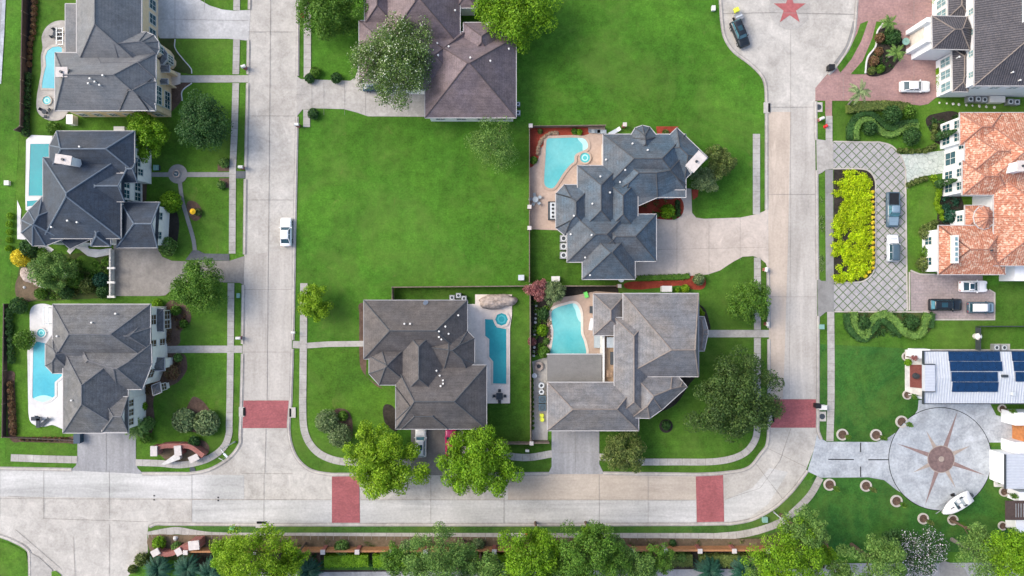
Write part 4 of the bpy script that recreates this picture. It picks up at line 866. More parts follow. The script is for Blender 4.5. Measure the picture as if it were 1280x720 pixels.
# ------------------------------------------------------------------ plants
def leaves(centers, normals, size, rng, jit=.9, asp=.62):
    n = len(centers); nr = normals+rng.normal(0, jit, (n,3)); nr /= np.linalg.norm(nr, axis=1)[:,None]+1e-9
    t = np.cross(nr, rng.normal(0,1,(n,3))); t /= np.linalg.norm(t, axis=1)[:,None]+1e-9; b = np.cross(nr, t)
    s = (size*rng.uniform(.6,1.35,n))[:,None]
    c = np.array(centers); bend = nr*s*.18
    return np.stack([c-t*s-bend, c-b*s*asp, c+t*s-bend, c+b*s*asp], 1)
def crown_pts(R, Hh, n, rng, lobes=26, lr=(.24,.42), fill=.18, spread=.74):
    """points and outward normals on many separate foliage clumps set on and under a half-ellipsoid R x R x Hh; dark gaps stay between the clumps"""
    lobes = int(lobes*1.9); k = np.arange(lobes)+rng.uniform(-.35,.35,lobes); zz = 1-(k+.5)/lobes*1.12; ph = k*2.39996
    q = np.sqrt(np.clip(1-zz*zz, 0, 1)); rad = rng.uniform(.66,1.05,lobes); rad[rng.random(lobes) < .18] *= .62
    wob = 1+.13*np.sin(ph*2+rng.uniform(0,6))+.10*np.sin(ph*3+rng.uniform(0,6))
    C = np.c_[q*np.cos(ph)*wob, q*np.sin(ph)*wob, zz]*rad[:,None]*np.array([R*.86, R*.86, Hh*.8]); L = R*rng.uniform(lr[0]*.72, lr[1]*.72, lobes)
    w = L**2; k = rng.choice(lobes, n, p=w/w.sum())
    u = rng.normal(0,1,(n,3)); u[:,2] += .55; u /= np.linalg.norm(u, axis=1)[:,None]
    f = np.where(rng.random(n) < fill, rng.uniform(.3,.85,n), rng.uniform(.82,1.12,n))
    P = C[k]+u*(L[k]*f)[:,None]*np.array([1,1,.8])
    m = rng.random(n) < .09; P[m] *= rng.uniform(.2,.8,m.sum())[:,None]
    return P, u, C, L
TN = [0]
def tree(name, label, px, rpx, leafm, n=3600, leaf=.26, hh=None, group=None, lobes=26, lr=(.24,.42), cat='tree', flat=.72, blossom=None, bn=0, fill=.18, spread=.74, bark='bark', trunk=None):
    TN[0] += 1; rng = np.random.default_rng(100+TN[0])
    n = int(n*3.0); leaf *= .6; R = rpx*S*1.06; Hh = R*flat; th = hh if hh is not None else (1.0+R*.42)      # th: height where the crown's middle sits
    zc = th+Hh*.35; bx, by = W2(*px, zc); r = thing(name, label, cat, (bx,by,0), group=group)
    P, U, C, L = crown_pts(R, Hh, n, rng, lobes, lr, fill, spread)
    off = np.array([bx,by,th+Hh*.15]); P = P+off; P[:,2] = np.maximum(P[:,2], .15)
    qmesh('crown', leaves(P, U*1.1+np.array([0,0,.35]), leaf, rng), leafm, r)
    if blossom:
        k = rng.choice(len(P), bn); sel = U[k,2] > -.1; k = k[sel]; qmesh('blossom', leaves(P[k]+U[k]*.12, U[k]*2, leaf*.8, rng), blossom, r)
    m = MB(); tr = trunk or (.10+R*.035); m.tube((bx,by,0), (bx+.1,by,th*.55), tr*1.25, tr*.9); m.tube((bx+.1,by,th*.55), (bx,by+.1,th+Hh*.3), tr*.9, tr*.5)
    o = np.argsort(-L)[:7]
    for c in C[o]: m.tube((bx+.1,by,th*(.5+.3*rng.random())), tuple(c*.85+off), tr*.5, tr*.16, 6)
    m.build('trunk', bark, r); return r
def shrub(name, label, px, rpx, leafm, n=None, leaf=.15, h=None, group=None, cat='shrub', rag=.16, core=True):
    TN[0] += 1; rng = np.random.default_rng(500+TN[0]); R = rpx*S; h = h or R*1.5
    x, y = W2(*px, h*.6); n = n or int(260+R*R*520); r = thing(name, label, cat, (x,y,0), group=group)
    u = rng.normal(0,1,(n,3)); u[:,2] = np.abs(u[:,2])*1.1-.25; u /= np.linalg.norm(u, axis=1)[:,None]
    P = u*np.array([R,R,h*.62])*(rng.uniform(1-rag*2,1+rag*.6,n))[:,None]; P[:,2] += h*.4; P[:,2] = np.maximum(P[:,2], .06); P += np.array([x,y,0])
    qmesh('foliage', leaves(P, u*1.2, leaf, rng), leafm, r)
    MB().tube((x,y,0), (x,y,h*.6), .06+R*.05, .04).build('stem', 'bark', r); return r
def hedge(label, path, wm, h, leafm, group=None, smooth=True, dens=44, leaf=.13, cat='hedge', base=None, name='hedge', zz=None):
    TN[0] += 1; rng = np.random.default_rng(900+TN[0])
    P = crom(path, False) if smooth and len(path) > 2 else path
    Q = np.array([W2(*p, h if zz is None else zz) for p in P]); seg = np.linalg.norm(np.diff(Q, axis=0), axis=1); tot = seg.sum(); cum = np.r_[0, np.cumsum(seg)]
    n = int(tot*(wm+2*h)*dens); s = rng.uniform(0,tot,n); i = np.clip(np.searchsorted(cum, s)-1, 0, len(seg)-1); f = (s-cum[i])/seg[i]
    c = Q[i]+(Q[i+1]-Q[i])*f[:,None]; d = (Q[i+1]-Q[i])/seg[i][:,None]; nn = np.stack([-d[:,1], d[:,0]], 1)
    t = rng.uniform(-1,1,n)*(wm/2+h); top = np.abs(t) < wm/2
    o = np.where(top, t, np.sign(t)*wm/2); z = np.where(top, h, h-(np.abs(t)-wm/2)); N3 = np.where(top[:,None], np.array([0,0,1.]), np.c_[nn*np.sign(t)[:,None], np.zeros(n)])
    pos = np.c_[c+nn*o[:,None], z]+rng.normal(0,.05,(n,3))
    r = thing(name, label, cat, (*Q[0],0), group=group)
    qmesh('foliage', leaves(pos, N3*1.3, leaf, rng), leafm, r)
    m = MB(); sweep(m, P, wm*.86, 0, h*.93, zz=h if zz is None else zz); m.build('inner_growth', base or leafm, r)
def fronds(c, n, L, rng, droop=.35, up=(.1,.9), wd=.16, lean=(0,0)):
    """feather leaves arching out of one point: separate leaflet quads along each rib"""
    q = []
    for k in range(n):
        a = 6.2832*(k+rng.uniform(-.3,.3))/n*1.0+(k % 3)*.7; e = rng.uniform(*up); l = L*rng.uniform(.8,1.1); pts = []
        for j in range(9):
            t = j/8; pts.append(np.array([math.cos(a)*l*t*math.cos(e*(1-t*.6)), math.sin(a)*l*t*math.cos(e*(1-t*.6)), l*(math.sin(e)*t-droop*t*t*1.3)])+np.array(c)+np.array([lean[0],lean[1],0])*t*0)
        side = np.array([-math.sin(a), math.cos(a), 0])
        for j in range(8):
            p, p2 = pts[j], pts[j+1]; w = L*wd*(math.sin(math.pi*min(1,(j+1.2)/9.2))+.15)
            for sg in (-1,1):
                d = (p2-p); tip = p2+side*sg*w+d*.7-np.array([0,0,w*.3])
                q.append([p, p+d*.75, tip, p+d*.35+side*sg*w*.55])
    return np.array(q)
def palm(name, label, px, h, L, leafm, n=16, base=None, group=None, cat='palm', trunk=True, droop=.35, up=(.1,.9), wd=.16):
    TN[0] += 1; rng = np.random.default_rng(1300+TN[0]); x, y = W2(*(base or px)); tx, ty = W2(*px, h)
    if base is None: x, y = tx, ty
    r = thing(name, label, cat, (x,y,0), group=group)
    qmesh('frond', fronds((tx,ty,h), n, L, rng, droop, up, wd), leafm, r)
    MB().tube((x,y,0), (tx,ty,h), .16 if trunk else .3, .11 if trunk else .2, 9).build('trunk', 'bark_grey', r)
def cypress(label, px0, px1, h, R, leafm='leaf_dark', group=None, n=900):
    TN[0] += 1; rng = np.random.default_rng(1700+TN[0]); x, y = W2(*px0); r = thing('cypress', label, 'cypress', (x,y,0), group=group)
    t = rng.random(n)**1.3; a = rng.uniform(0,6.2832,n); rr = R*np.sqrt(np.clip(1-t,0,1))*np.minimum(1,(t*6+.5))*rng.uniform(.75,1.05,n)
    P = np.c_[x+rr*np.cos(a), y+rr*np.sin(a), .15+t*h]; qmesh('crown', leaves(P, np.c_[np.cos(a), np.sin(a), .4+0*a], .14, rng), leafm, r)
    MB().tube((x,y,0),(x,y,h*.8),.09,.03).build('trunk', 'bark', r)
# --- big trees
tree('tree', 'bright green tree between the two upper houses on the left', (184,170), 26, 'leaf_bright', 3600)
tree('tree', 'dense dark green round tree on the lawn below the topmost house', (253,155), 33, 'leaf_dark', 5200, .22, lobes=34)
tree('tree', 'mid green round tree at the mouth of the grey driveway on the left', (249,358), 32, 'leaf_mid', 5200, .22, lobes=34)
tree('tree', 'soft grey green garden tree beside the rock pond', (66,338), 25, 'leaf_soft', 3600, .2)
tree('tree', 'dark green tree at the top edge beside the purple brown house', (415,16), 37, 'leaf_mid', 5200)
tree('magnolia', 'large round tree speckled with white flowers covering a dark car', (493,75), 50, 'leaf_magnolia', 7500, .22, lobes=70, lr=(.2,.28), blossom='blossom_white', bn=3000, spread=.8, flat=.62, hh=6.2)
tree('tree', 'leafy bright tree at the top edge right of the purple brown house', (642,13), 46, 'leaf_bright', 6500)
tree('tree', 'sparse pale tree alone on the empty lawn below the purple brown house', (617,180), 30, 'leaf_soft', 2300, .18, fill=.5, lr=(.3,.45))
tree('tree', 'small yellow green tree beside the sidewalk of the empty lawn', (393,378), 21, 'leaf_lime', 2600, .22)
tree('tree', 'large lime green tree overhanging the road left of the white car', (477,577), 46, 'leaf_lime', 8500, .26, lobes=42, lr=(.18,.32))
tree('tree', 'large deep green tree overhanging the red car', (597,577), 45, 'leaf_bright', 8500, .26, lobes=42, lr=(.18,.32))
tree('tree', 'dark olive tree beside the concrete driveway of the taupe house', (780,565), 26, 'leaf_olive', 4200, .22)
tree('oak', 'big dark spreading tree beside the sidewalk at the right of the taupe house', (923,497), 52, 'leaf_oak', 9000, .26, lobes=50, lr=(.18,.3))
tree('tree', 'round mid green tree over the sidewalk at the lower driveway bend', (936,376), 26, 'leaf_mid', 4200, .22)
tree('tree', 'greyish olive tree at the right corner of the slate blue house, farther from the driveway', (900,203), 19, 'leaf_olive', 2600, .2)
tree('tree', 'pale grey green low tree against the slate blue house beside the driveway walk', (881,225), 16, 'leaf_pale', 2000, .18)
tree('tree', 'pinkish red leaved tree at the corner of the two pool yards', (672,363), 14, 'leaf_red', 1600, .17)
tree('tree', 'light green tree touching the pink leaved tree', (692,365), 14, 'leaf_pale', 1500, .18)
tree('pine', 'bright pine at the bottom edge nearest the brick entrance pillars', (320,703), 47, 'leaf_lime', 6500, .22, hh=7, lobes=50, lr=(.14,.26))
tree('pine', 'small bright pine cluster leaning in front of the bottom left pine', (283,697), 20, 'leaf_bright', 2000, .2, hh=6)
tree('pine', 'pale thin pine at the bottom edge below the lime tree', (545,708), 47, 'leaf_soft', 5500, .2, hh=7, lobes=46, lr=(.14,.24))
tree('pine', 'tall green pine overlapping the red hydrant at the bottom edge', (661,698), 40, 'leaf_bright', 5200, .22, hh=8, lobes=50, lr=(.14,.26))
tree('pine', 'broad green pine at the bottom edge right of the hydrant', (735,698), 47, 'leaf_mid', 6500, .22, hh=8, lobes=54, lr=(.14,.26))
tree('pine', 'low yellow green pine at the bottom edge, right end of the middle clump', (795,716), 26, 'leaf_soft', 3000, .2, hh=7)
tree('pine', 'soft green pine filling the gap in the middle of the bottom clump', (620,722), 26, 'leaf_soft', 3000, .2, hh=7)
tree('pine', 'feathery pine beside the tilted street lamp', (1005,668), 31, 'leaf_soft', 3800, .2, hh=8, lobes=40, lr=(.14,.26))
tree('pine', 'wide light green pine covering the right end of the orange fence', (985,702), 45, 'leaf_bright', 6000, .2, hh=8, lobes=54, lr=(.14,.24))
tree('pine', 'light green pine at the bottom edge left of the lilac flowered tree', (1098,706), 38, 'leaf_soft', 4600, .2, hh=7, lobes=44, lr=(.14,.26))
tree('crape_myrtle', 'tree covered with pale lilac blossom at the bottom right', (1150,690), 31, 'leaf_dark', 3600, .2, blossom='blossom_lilac', bn=4200, lobes=40, lr=(.18,.3))
tree('tree', 'sparse light green tree with grey branches at the bottom right', (1226,695), 29, 'leaf_soft', 2200, .2, hh=6, bark='bark_grey', trunk=.3)
tree('pine', 'bright green pine in the bottom right corner', (1265,696), 34, 'leaf_bright', 4600, .22, hh=7)
tree('tree', 'dark shadowy tree behind the lilac flowered tree', (1118,680), 17, 'leaf_dark', 1500, .2)
for lab, px, rp, lf, n in (('light pine crown at the bottom edge between the palms and the pale pine', (350,712), 18, 'leaf_lime', 1400), ('green pine filling the bottom edge left of the tall hydrant pine', (598,712), 24, 'leaf_soft', 2200), ('green pine behind the two middle bottom pines', (700,715), 30, 'leaf_mid', 2800), ('bright pine crown reaching the sidewalk right of the hydrant', (738,672), 17, 'leaf_bright', 1800), ('pale pine crown reaching over the sidewalk at the hydrant', (671,672), 15, 'leaf_bright', 1500), ('pine crown covering the orange fence right of the middle clump', (768,690), 20, 'leaf_soft', 1900), ('pale pine at the bottom edge left of the wide right end pine', (952,716), 20, 'leaf_soft', 1600), ('bright small pine crown at the right end of the orange fence', (1022,690), 20, 'leaf_bright', 1900), ('pale pine at the bottom edge left of the light green pine', (1050,716), 18, 'leaf_soft', 1500), ('thin pale crown above the bottom right corner', (1222,668), 14, 'leaf_soft', 900)):
    tree('pine', lab, px, rp, lf, n, .2, hh=6.5, lobes=24, lr=(.2,.34))
for lab, px, rp, lf, n in (('soft green pine crown over the orange fence below the lime tree', (497,700), 22, 'leaf_mid', 1900), ('green pine crown over the orange fence between the lime tree and the red car tree', (575,694), 17, 'leaf_soft', 1400), ('mid green pine crown filling the right middle clump', (822,700), 20, 'leaf_mid', 1700), ('green pine crown just right of the bottom left pine', (366,698), 17, 'leaf_bright', 1400)):
    tree('pine', lab, px, rp, lf, n, .2, hh=6, lobes=24, lr=(.2,.34))
# --- palms
for lab, px in (('blue green sago palm at the bottom edge just below the brick entrance wall', (198,711)), ('blue green sago palm at the bottom edge beside the bottom left pine', (234,711)), ('blue green sago palm standing alone at the bottom edge above the grey road', (385,714)), ('blue green sago palm at the bottom edge, left of the twin pair', (887,713)), ('blue green sago palm at the bottom edge, right of the twin pair', (929,713)), ('blue green sago palm peeking out under the bottom left pine', (262,716)), ('blue green sago palm at the bottom edge between two pines', (615,714))):
    palm('sago_palm', lab, px, 2.0, 2.25, 'leaf_blue', 76, group='sago palms along the bottom edge', trunk=False, droop=.5, up=(0,1.4), wd=.11)
palm('palm', 'grey green palm leaning over the pink paver drive', (1075,115), 5.2, 1.9, 'leaf_pale', 13, base=(1058,133))
shrub('shrub', 'left one of two large pale rounded shrubs in the corner lawn bed', (229,526), 14, 'leaf_pale', 2400, .2, 2.0); shrub('shrub', 'right one of two large pale rounded shrubs in the corner lawn bed', (257,529), 15, 'leaf_pale', 2600, .2, 2.1)
palm('sago_palm', 'green palm with fine fronds below the gable of the corner house', (171,534), 1.7, 2.0, 'leaf_soft', 30, trunk=False, up=(0,1.2))
for lab, px in (('small palm with white blossom at the top of the paver drive bed', (1111,29)), ('small palm with pale green fronds beside the teal bird bath', (1120,66))):
    palm('palm', lab, px, 2.4, 1.5, 'leaf_soft', 22, up=(0,1.2)); 
# --- shrubs
for lab, px, r, lf in (
 ('bright clipped round shrub beside the garden path of the navy house', (212,252), 12.5, 'leaf_bright'), ('greyish round shrub beside the garage of the navy house', (208,308), 11, 'leaf_soft'), ('golden yellow round shrub at the left fence beside the rock pond', (24,322), 10.5, 'leaf_yellow'),
 ('mid green bush beside the spa of the corner house', (29,425), 12, 'leaf_mid'), ('dark round shrub beside the sidewalk at the north side of the magnolia driveway', (387,97.5), 6, 'leaf_dark'), ('round shrub just behind the sidewalk shrub at the magnolia driveway', (394,90), 6.5, 'leaf_mid'), ('round shrub in the middle of the north edge of the magnolia driveway', (420,97), 6.5, 'leaf_dark'), ('dark round shrub at the south side of the magnolia driveway', (391,142), 6.5, 'leaf_dark'),
 ('round bush in the ring of dark mulch on the taupe house lawn', (833,532), 5.5, 'leaf_dark'), ('round grey green bush in the red mulch bed end', (874,349), 7, 'leaf_pale'), ('bright green bush in the red mulch bed of the slate house front', (835,264), 8.5, 'leaf_bright'),
 ('clipped round bush in the curl of the serpentine hedge, lower left', (1088,160), 8.5, 'leaf_dark'), ('clipped round bush above the serpentine hedge', (1116,143), 11, 'leaf_dark'), ('clipped round bush at the right end of the serpentine hedge', (1141,170), 10.5, 'leaf_dark'), ('loose bush right of the upper hedge row', (1137,139), 8, 'leaf_mid'),
 ('dark bush in the paver drive bed beside the palm', (1117,45), 9.5, 'leaf_dark'), ('rusty bush at the top left of the paver drive bed', (1100,47), 6, 'leaf_rust'), ('rusty bush in the middle of the paver drive bed', (1099,64), 5, 'leaf_rust'), ('rusty bush near the lower end of the paver drive bed', (1093,76), 6, 'leaf_rust'), ('small dark bush in the lower paver drive bed', (1101,86), 5, 'leaf_mid'), ('small green bush at the lowest tip of the paver drive bed', (1090,88), 4.5, 'leaf_olive'),
 ('large clipped bush left of the orange villa garage wing, topmost of three', (1161,290), 10, 'leaf_olive'), ('large clipped bush left of the orange villa garage wing, middle of three', (1161,315), 8.5, 'leaf_mid'), ('large clipped bush left of the orange villa garage wing, lowest of three', (1156,330), 9, 'leaf_olive'),
 ('dark bush in the left loop of the double hedge', (1080,404), 8, 'leaf_dark'), ('dark bush in the right loop of the double hedge', (1141,402), 8, 'leaf_dark'),
 ('pale loose shrub in the lawn of the central house, upper of two', (408,527), 14, 'leaf_pale'), ('pale loose shrub in the lawn of the central house, lower of two', (424,545), 14, 'leaf_pale'), ('dark shrub beside the pale shrubs in the brown bed', (428,520), 6, 'leaf_mid'),
 ('bright bush in the fence bed west of the kidney pool', (678,413), 7, 'leaf_bright'), ('dark bush at the north end of the fence bed', (679,392), 7, 'leaf_dark'), ('dark bush at the south end of the fence bed', (680,440), 7, 'leaf_mid'), ('reddish bush low in the fence bed', (665,427), 5, 'leaf_red'), ('small green bush beside the pale boulders of the fence bed', (683,427), 3.5, 'leaf_soft'),
 ('green shrub in the bed of the corner house porch', (196,380), 6, 'leaf_bright'), ('green shrub in the bed below the brown windows', (219,388), 6, 'leaf_mid'), ('small green shrub beside the walk of the corner house', (229,405), 5, 'leaf_mid'), ('dark shrub below the bay of the corner house', (177,508), 6, 'leaf_bright'), ('shrub beside the walk, south side, of the corner house', (222,447), 5, 'leaf_soft'), ('rust coloured shrub in the brown bed of the corner house', (214,466), 9, 'leaf_rust'), ('rust coloured shrub near the driveway of the corner house', (182,547), 7, 'leaf_mid'), ('olive shrub at the lower end of the corner house bed', (184,530), 8, 'leaf_soft'),
 ('yellow green shrub at the corner of the taupe house roof', (857,361), 5, 'leaf_lime'), ('small shrub beside the taupe house white box', (847,364), 4, 'leaf_bright'),
 ('grey leaved shrub at the corner wall of the monument', (242,553), 7, 'leaf_dark'), ('light shrub beside the garden path entrance, north', (279,203), 6, 'leaf_soft'), ('light shrub beside the garden path entrance, south', (276,231), 5, 'leaf_soft'), ('flowering shrub in the oval bed with the golden parasol', (247,265), 4.5, 'leaf_olive'),
 ('lush shrub at the north tip of the far left fence', (66,160), 8, 'leaf_mid'), ('dark shrub below the southwest tower of the navy house', (35,310), 11, 'leaf_dark'), ('green shrub between the tower and the white path', (52,316), 6, 'leaf_mid'), ('dark garden shrub right of the pond tree', (93,350), 10, 'leaf_mid'), ('olive garden shrub in the middle of the walled garden', (108,357), 9, 'leaf_olive'), ('blue green garden shrub beside the white wall', (125,350), 9, 'leaf_blue'), ('garden shrub at the lower right of the walled garden', (128,365), 8, 'leaf_dark'), ('garden shrub at the foot of the pond tree', (82,365), 9, 'leaf_dark'), ('garden shrub below the curved white path', (133,327), 6, 'leaf_mid'), ('garden shrub at the lower left pond edge', (50,367), 7, 'leaf_mid'), ('dark shrub at the fence left of the corner house', (22,382), 10, 'leaf_dark'),
 ('green bush at the left end of the bottom brick wall', (198,679), 8, 'leaf_bright'), ('trailing olive bush pointing into the street at the bottom left', (176,700), 8, 'leaf_olive'), ('smaller trailing bush at the kerb tip at the bottom left', (165,712), 5, 'leaf_olive'), ('green plants between the brick entrance walls', (220,684), 6, 'leaf_soft'),
 ('sparse shrub against the orange fence, left', (427,685), 9, 'leaf_soft'), ('sparse shrub against the orange fence below the lime tree', (508,685), 9, 'leaf_pale'), ('sparse shrub against the orange fence below the red car tree', (597,682), 8, 'leaf_pale'), ('sparse shrub south of the orange fence near the sago palms', (851,695), 8, 'leaf_soft'), ('dark plant on the verge near the right crosswalk', (841,679), 4, 'leaf_dark'),
 ('small plant on the red brick terrace', (1135.5,453), 4, 'leaf_bright'), ('green plant against the villa wall corner', (1190,270), 8, 'leaf_blue'), ('small flowering plant in the northeast red bed', (718,164), 3.5, 'leaf_mid'), ('small plant next to the flowering plant in the red bed', (724,165), 3.5, 'leaf_bright'), ('small plant at the west fence of the red bed', (667,200), 4.5, 'leaf_mid'), ('small plant at the northwest corner of the red bed', (675,164), 3, 'leaf_olive'), ('small plant in the red bed north of the chimney', (832,166), 4, 'leaf_olive')):
    shrub('shrub', lab, px, r, lf)
def row(path, step, r, lf, lab, grp, h=None):
    for p in along(path, step): shrub('shrub', lab, p, r*random.uniform(.9,1.08), lf, n=240, leaf=.12, h=h, group=grp)
row([(847,253),(847.5,268)], 5, 3.4, 'leaf_dark', 'dark round shrub in the short column beside the slate house front walk', 'shrubs along the slate house walk')
row([(822,268),(843,271)], 7, 3, 'leaf_mid', 'green shrub along the lower edge of the red mulch front bed', 'shrubs along the lower red bed')
row([(1125,188),(1140,189),(1157,188),(1168,183)], 7.2, 3.8, 'leaf_olive', 'clipped ball in the row above the flagstone walk', 'clipped balls above the flagstone walk')
row([(1136,231),(1146,226),(1157,223)], 6, 3.5, 'leaf_olive', 'clipped ball in the curved row below the flagstone walk', 'clipped balls below the flagstone walk')
row([(1167,222),(1175,236),(1171,254),(1176,265),(1179,272)], 5.6, 3.8, 'leaf_lime', 'yellow green clipped ball in the winding row before the villa', 'yellow green balls before the villa')
row([(1170,278),(1163,281)], 5, 3.6, 'leaf_olive', 'olive clipped ball above the three large bushes', 'olive balls above the large bushes')
row([(1169,158),(1168,172)], 6, 4.2, 'leaf_olive', 'yellowish clipped ball at the upper corner of the villa', 'clipped balls at the upper villa corner')
row([(1091,240),(1091.5,335),(1082,345)], 6.5, 1.9, 'leaf_yellow', 'small golden shrub on the right edge of the chartreuse bed', 'golden shrubs edging the chartreuse bed', .7)
row([(12,480),(16,540)], 9, 4.2, 'leaf_rust', 'rusty shrub on the west fence line of the corner house', 'rusty shrubs on the corner house fence'); row([(28,549),(82,549)], 7, 2.6, 'leaf_rust', 'low rusty shrub on the south bed of the corner house', 'low rusty shrubs on the south bed')
row([(43,-6),(41,40),(37,55),(36,80)], 8, 3.6, 'leaf_rust', 'flowering dusty pink shrub on the far left fence beside the topmost pool', 'flowering shrubs on the far left fence'); row([(35,95),(31,165)], 9, 4.8, 'leaf_dark', 'dark shrub on the far left fence below the flowering ones', 'dark shrubs on the far left fence'); row([(12,270),(10,310)], 10, 4, 'leaf_bright', 'bright shrub on the left fence beside the navy house', 'bright shrubs on the left fence'); row([(10,390),(14,450)], 9, 5, 'leaf_dark', 'dark shrub on the left fence beside the corner house pool', 'dark shrubs on the left fence')
row([(665,470),(666,535)], 6, 1.8, 'leaf_mid', 'tiny shrub in the narrow row along the fence of the taupe house', 'tiny shrubs along the taupe house fence', .5)
row([(872,384),(878,392)], 5, 3, 'leaf_lime', 'yellow green shrub at the northeast wall of the taupe house', 'shrubs at the taupe house wall')
row([(1250,570),(1250,602)], 8, 3.2, 'leaf_mid', 'round shrub in the row on the white terrace of the annex', 'shrubs on the annex terrace')
for i, (x0, x1) in enumerate(((405,460),(466,490),(497,524),(595,632),(795,866),(875,950))):
    hedge(['long bright clipped hedge below the orange fence under the left street', 'short clipped hedge right of the long bright hedge', 'clipped hedge below the orange fence left of the pale pine', 'clipped hedge below the orange fence near the red car tree', 'yellowish hedge below the orange fence right of the middle pines', 'dark hedge below the orange fence behind the twin sago palms'][i], [(x0,702),(x1,701)], 2.0, 1.2, 'leaf_bright' if i < 4 else 'leaf_olive', 'clipped hedges below the orange fence')
hedge('pale serpentine clipped hedge in the formal garden', [(1071,174),(1071,160),(1077,151),(1087,149),(1096,158),(1106,166),(1116,168),(1126,163),(1138,158),(1149,157)], .95, .75, 'leaf_soft')
hedge('dark outer serpentine hedge wrapping the pale one', [(1063,174),(1064,158),(1072,145),(1085,141),(1097,147),(1108,157),(1117,160),(1125,155),(1148,152)], 1.0, .7, 'leaf_dark')
hedge('straight clipped hedge row along the pink paver drive', [(1060,135),(1090,132),(1115,131.5),(1138,134)], 1.5, .9, 'leaf_olive')
hedge('pale wavy clipped hedge below the grid paver drive, left loop', [(1068,390),(1069,404),(1076,414),(1083,420),(1086,408),(1096,396),(1110,392)], 1.1, .8, 'leaf_soft')
hedge('pale wavy clipped hedge below the grid paver drive, right loop', [(1110,393),(1120,401),(1130,414),(1142,419),(1152,417),(1157,405),(1161,392)], 1.2, .8, 'leaf_soft')
hedge('dark hedge behind the pale wavy hedges', [(1059,392),(1062,410),(1080,424),(1090,414),(1102,401),(1116,410),(1128,419)], 1.1, .6, 'leaf_dark')
hedge('short dark hedge at the right end of the wavy hedges', [(1166,392),(1164,410)], 1.0, .7, 'leaf_dark', smooth=False)
hedge('narrow clipped hedge below the south wing windows of the dark tile mansion', [(1175.5,84),(1177,117)], .55, .9, 'leaf_bright', smooth=False); hedge('narrow clipped hedge below the north wing windows of the dark tile mansion', [(1170.5,-10),(1172,18)], .55, .9, 'leaf_bright', smooth=False)
hedge('low strip of ground plants along the red mulch bed', [(797,348),(820,347),(850,346),(862,345)], .9, .35, 'leaf_mid')
for i, (a, b) in enumerate((((1170,172),(1199,160)), ((1170,231),(1196,224)))):
    cypress(['slim dark cypress against the upper part of the villa front', 'slim dark cypress against the villa front below the flagstone walk'][i], a, b, 5.2, .75)
# chartreuse bed: one mass of bright leaves, with holes
rng = np.random.default_rng(77); pts = []
poly = [(1042.5,214),(1068,213),(1082,217),(1089,228),(1090,260),(1090,330),(1085,342),(1076,348),(1066,353),(1044,351),(1042.5,330)]
def inside(p, poly):
    c = False; n = len(poly)
    for i in range(n):
        (x0,y0),(x1,y1) = poly[i], poly[i-1]
        if (y0 > p[1]) != (y1 > p[1]) and p[0] < (x1-x0)*(p[1]-y0)/(y1-y0)+x0: c = not c
    return c
cl = []
while len(cl) < 620:
    p = (rng.uniform(1042,1091), rng.uniform(212,354))
    if inside(p, poly) and not any(math.dist(p, h) < r for h, r in (((1047,219),9),((1048,250),7),((1047,262),6),((1062,290),4),((1057,297),6),((1050,325),7),((1045,300),5),((1058,335),6),((1047,235),5),((1045,338),6))): cl.append(p)
C = np.array([W2(x, y, .5) for x, y in cl]); n = 30000; k = rng.choice(len(C), n); u = rng.normal(0,1,(n,3)); u[:,2] = np.abs(u[:,2]); u /= np.linalg.norm(u, axis=1)[:,None]
P = np.c_[C[k], np.zeros(n)]+u*rng.uniform(.2,.6,n)[:,None]*np.array([1,1,1.0]); P[:,2] += .12
tag(qmesh('ground_cover', leaves(P, u, .13, rng), 'leaf_chartreuse'), 'bright chartreuse ground cover filling the long rounded bed inside the grid paver drive', 'ground cover', kind='stuff')
def cover(label, poly, lf, n, h=.35, leaf=.13, name='ground_cover'):
    rng = np.random.default_rng(n); P = []
    xs = [p[0] for p in poly]; ys = [p[1] for p in poly]; cc = []
    while len(cc) < max(12, n//45):
        p = (rng.uniform(min(xs),max(xs)), rng.uniform(min(ys),max(ys)))
        if inside(p, poly): cc.append(W2(*p))
    C = np.array(cc); k = rng.choice(len(C), n); u = rng.normal(0,1,(n,3)); u[:,2] = np.abs(u[:,2]); u /= np.linalg.norm(u, axis=1)[:,None]
    P = np.c_[C[k], np.zeros(n)]+u*rng.uniform(.12,.5,n)[:,None]*np.array([1.2,1.2,h*2]); P[:,2] += .05
    tag(qmesh(name, leaves(P, u, leaf, rng), lf), label, 'ground cover', kind='stuff')
cover('mixed leafy ground cover in the walled garden', [(60,322),(100,325),(138,330),(138,370),(60,374),(28,330)], 'leaf_mid', 5200, .6)
cover('olive leafy ground cover in the walled garden', [(95,335),(120,340),(125,365),(90,368)], 'leaf_olive', 1500, .6)
cover('low rusty plants in the front bed of the corner house', [(206,385),(228,385),(236,398),(222,414),(208,428)], 'leaf_rust', 900, .4)
cover('low rusty plants in the lower bed of the corner house', [(205,445),(230,446),(230,462),(200,484),(185,500),(180,490)], 'leaf_rust', 1200, .4)
cover('leafy plants between the boulders of the fence bed', [(666,372),(688,378),(686,400),(682,440),(666,440)], 'leaf_mid', 1400, .5)
cover('dark plants in the villa corner bed', [(1158,150),(1198,146),(1198,178),(1172,180)], 'leaf_dark', 1300, .5); cover('dark plants under the villa wall', [(1178,248),(1200,246),(1200,283),(1178,283)], 'leaf_blue', 1200, .5)
cover('ivy like plants in the paver drive bed', [(1100,40),(1120,45),(1130,62),(1112,88),(1086,90),(1090,70)], 'leaf_dark', 1100, .4)
cover('weedy plants between the wavy hedges', [(1060,392),(1164,392),(1162,412),(1140,420),(1085,422)], 'leaf_dark', 2600, .4)
cover('plants along the red bed north of the driveway', [(800,252),(820,248),(850,249),(850,268),(800,264)], 'leaf_olive', 350, .4)
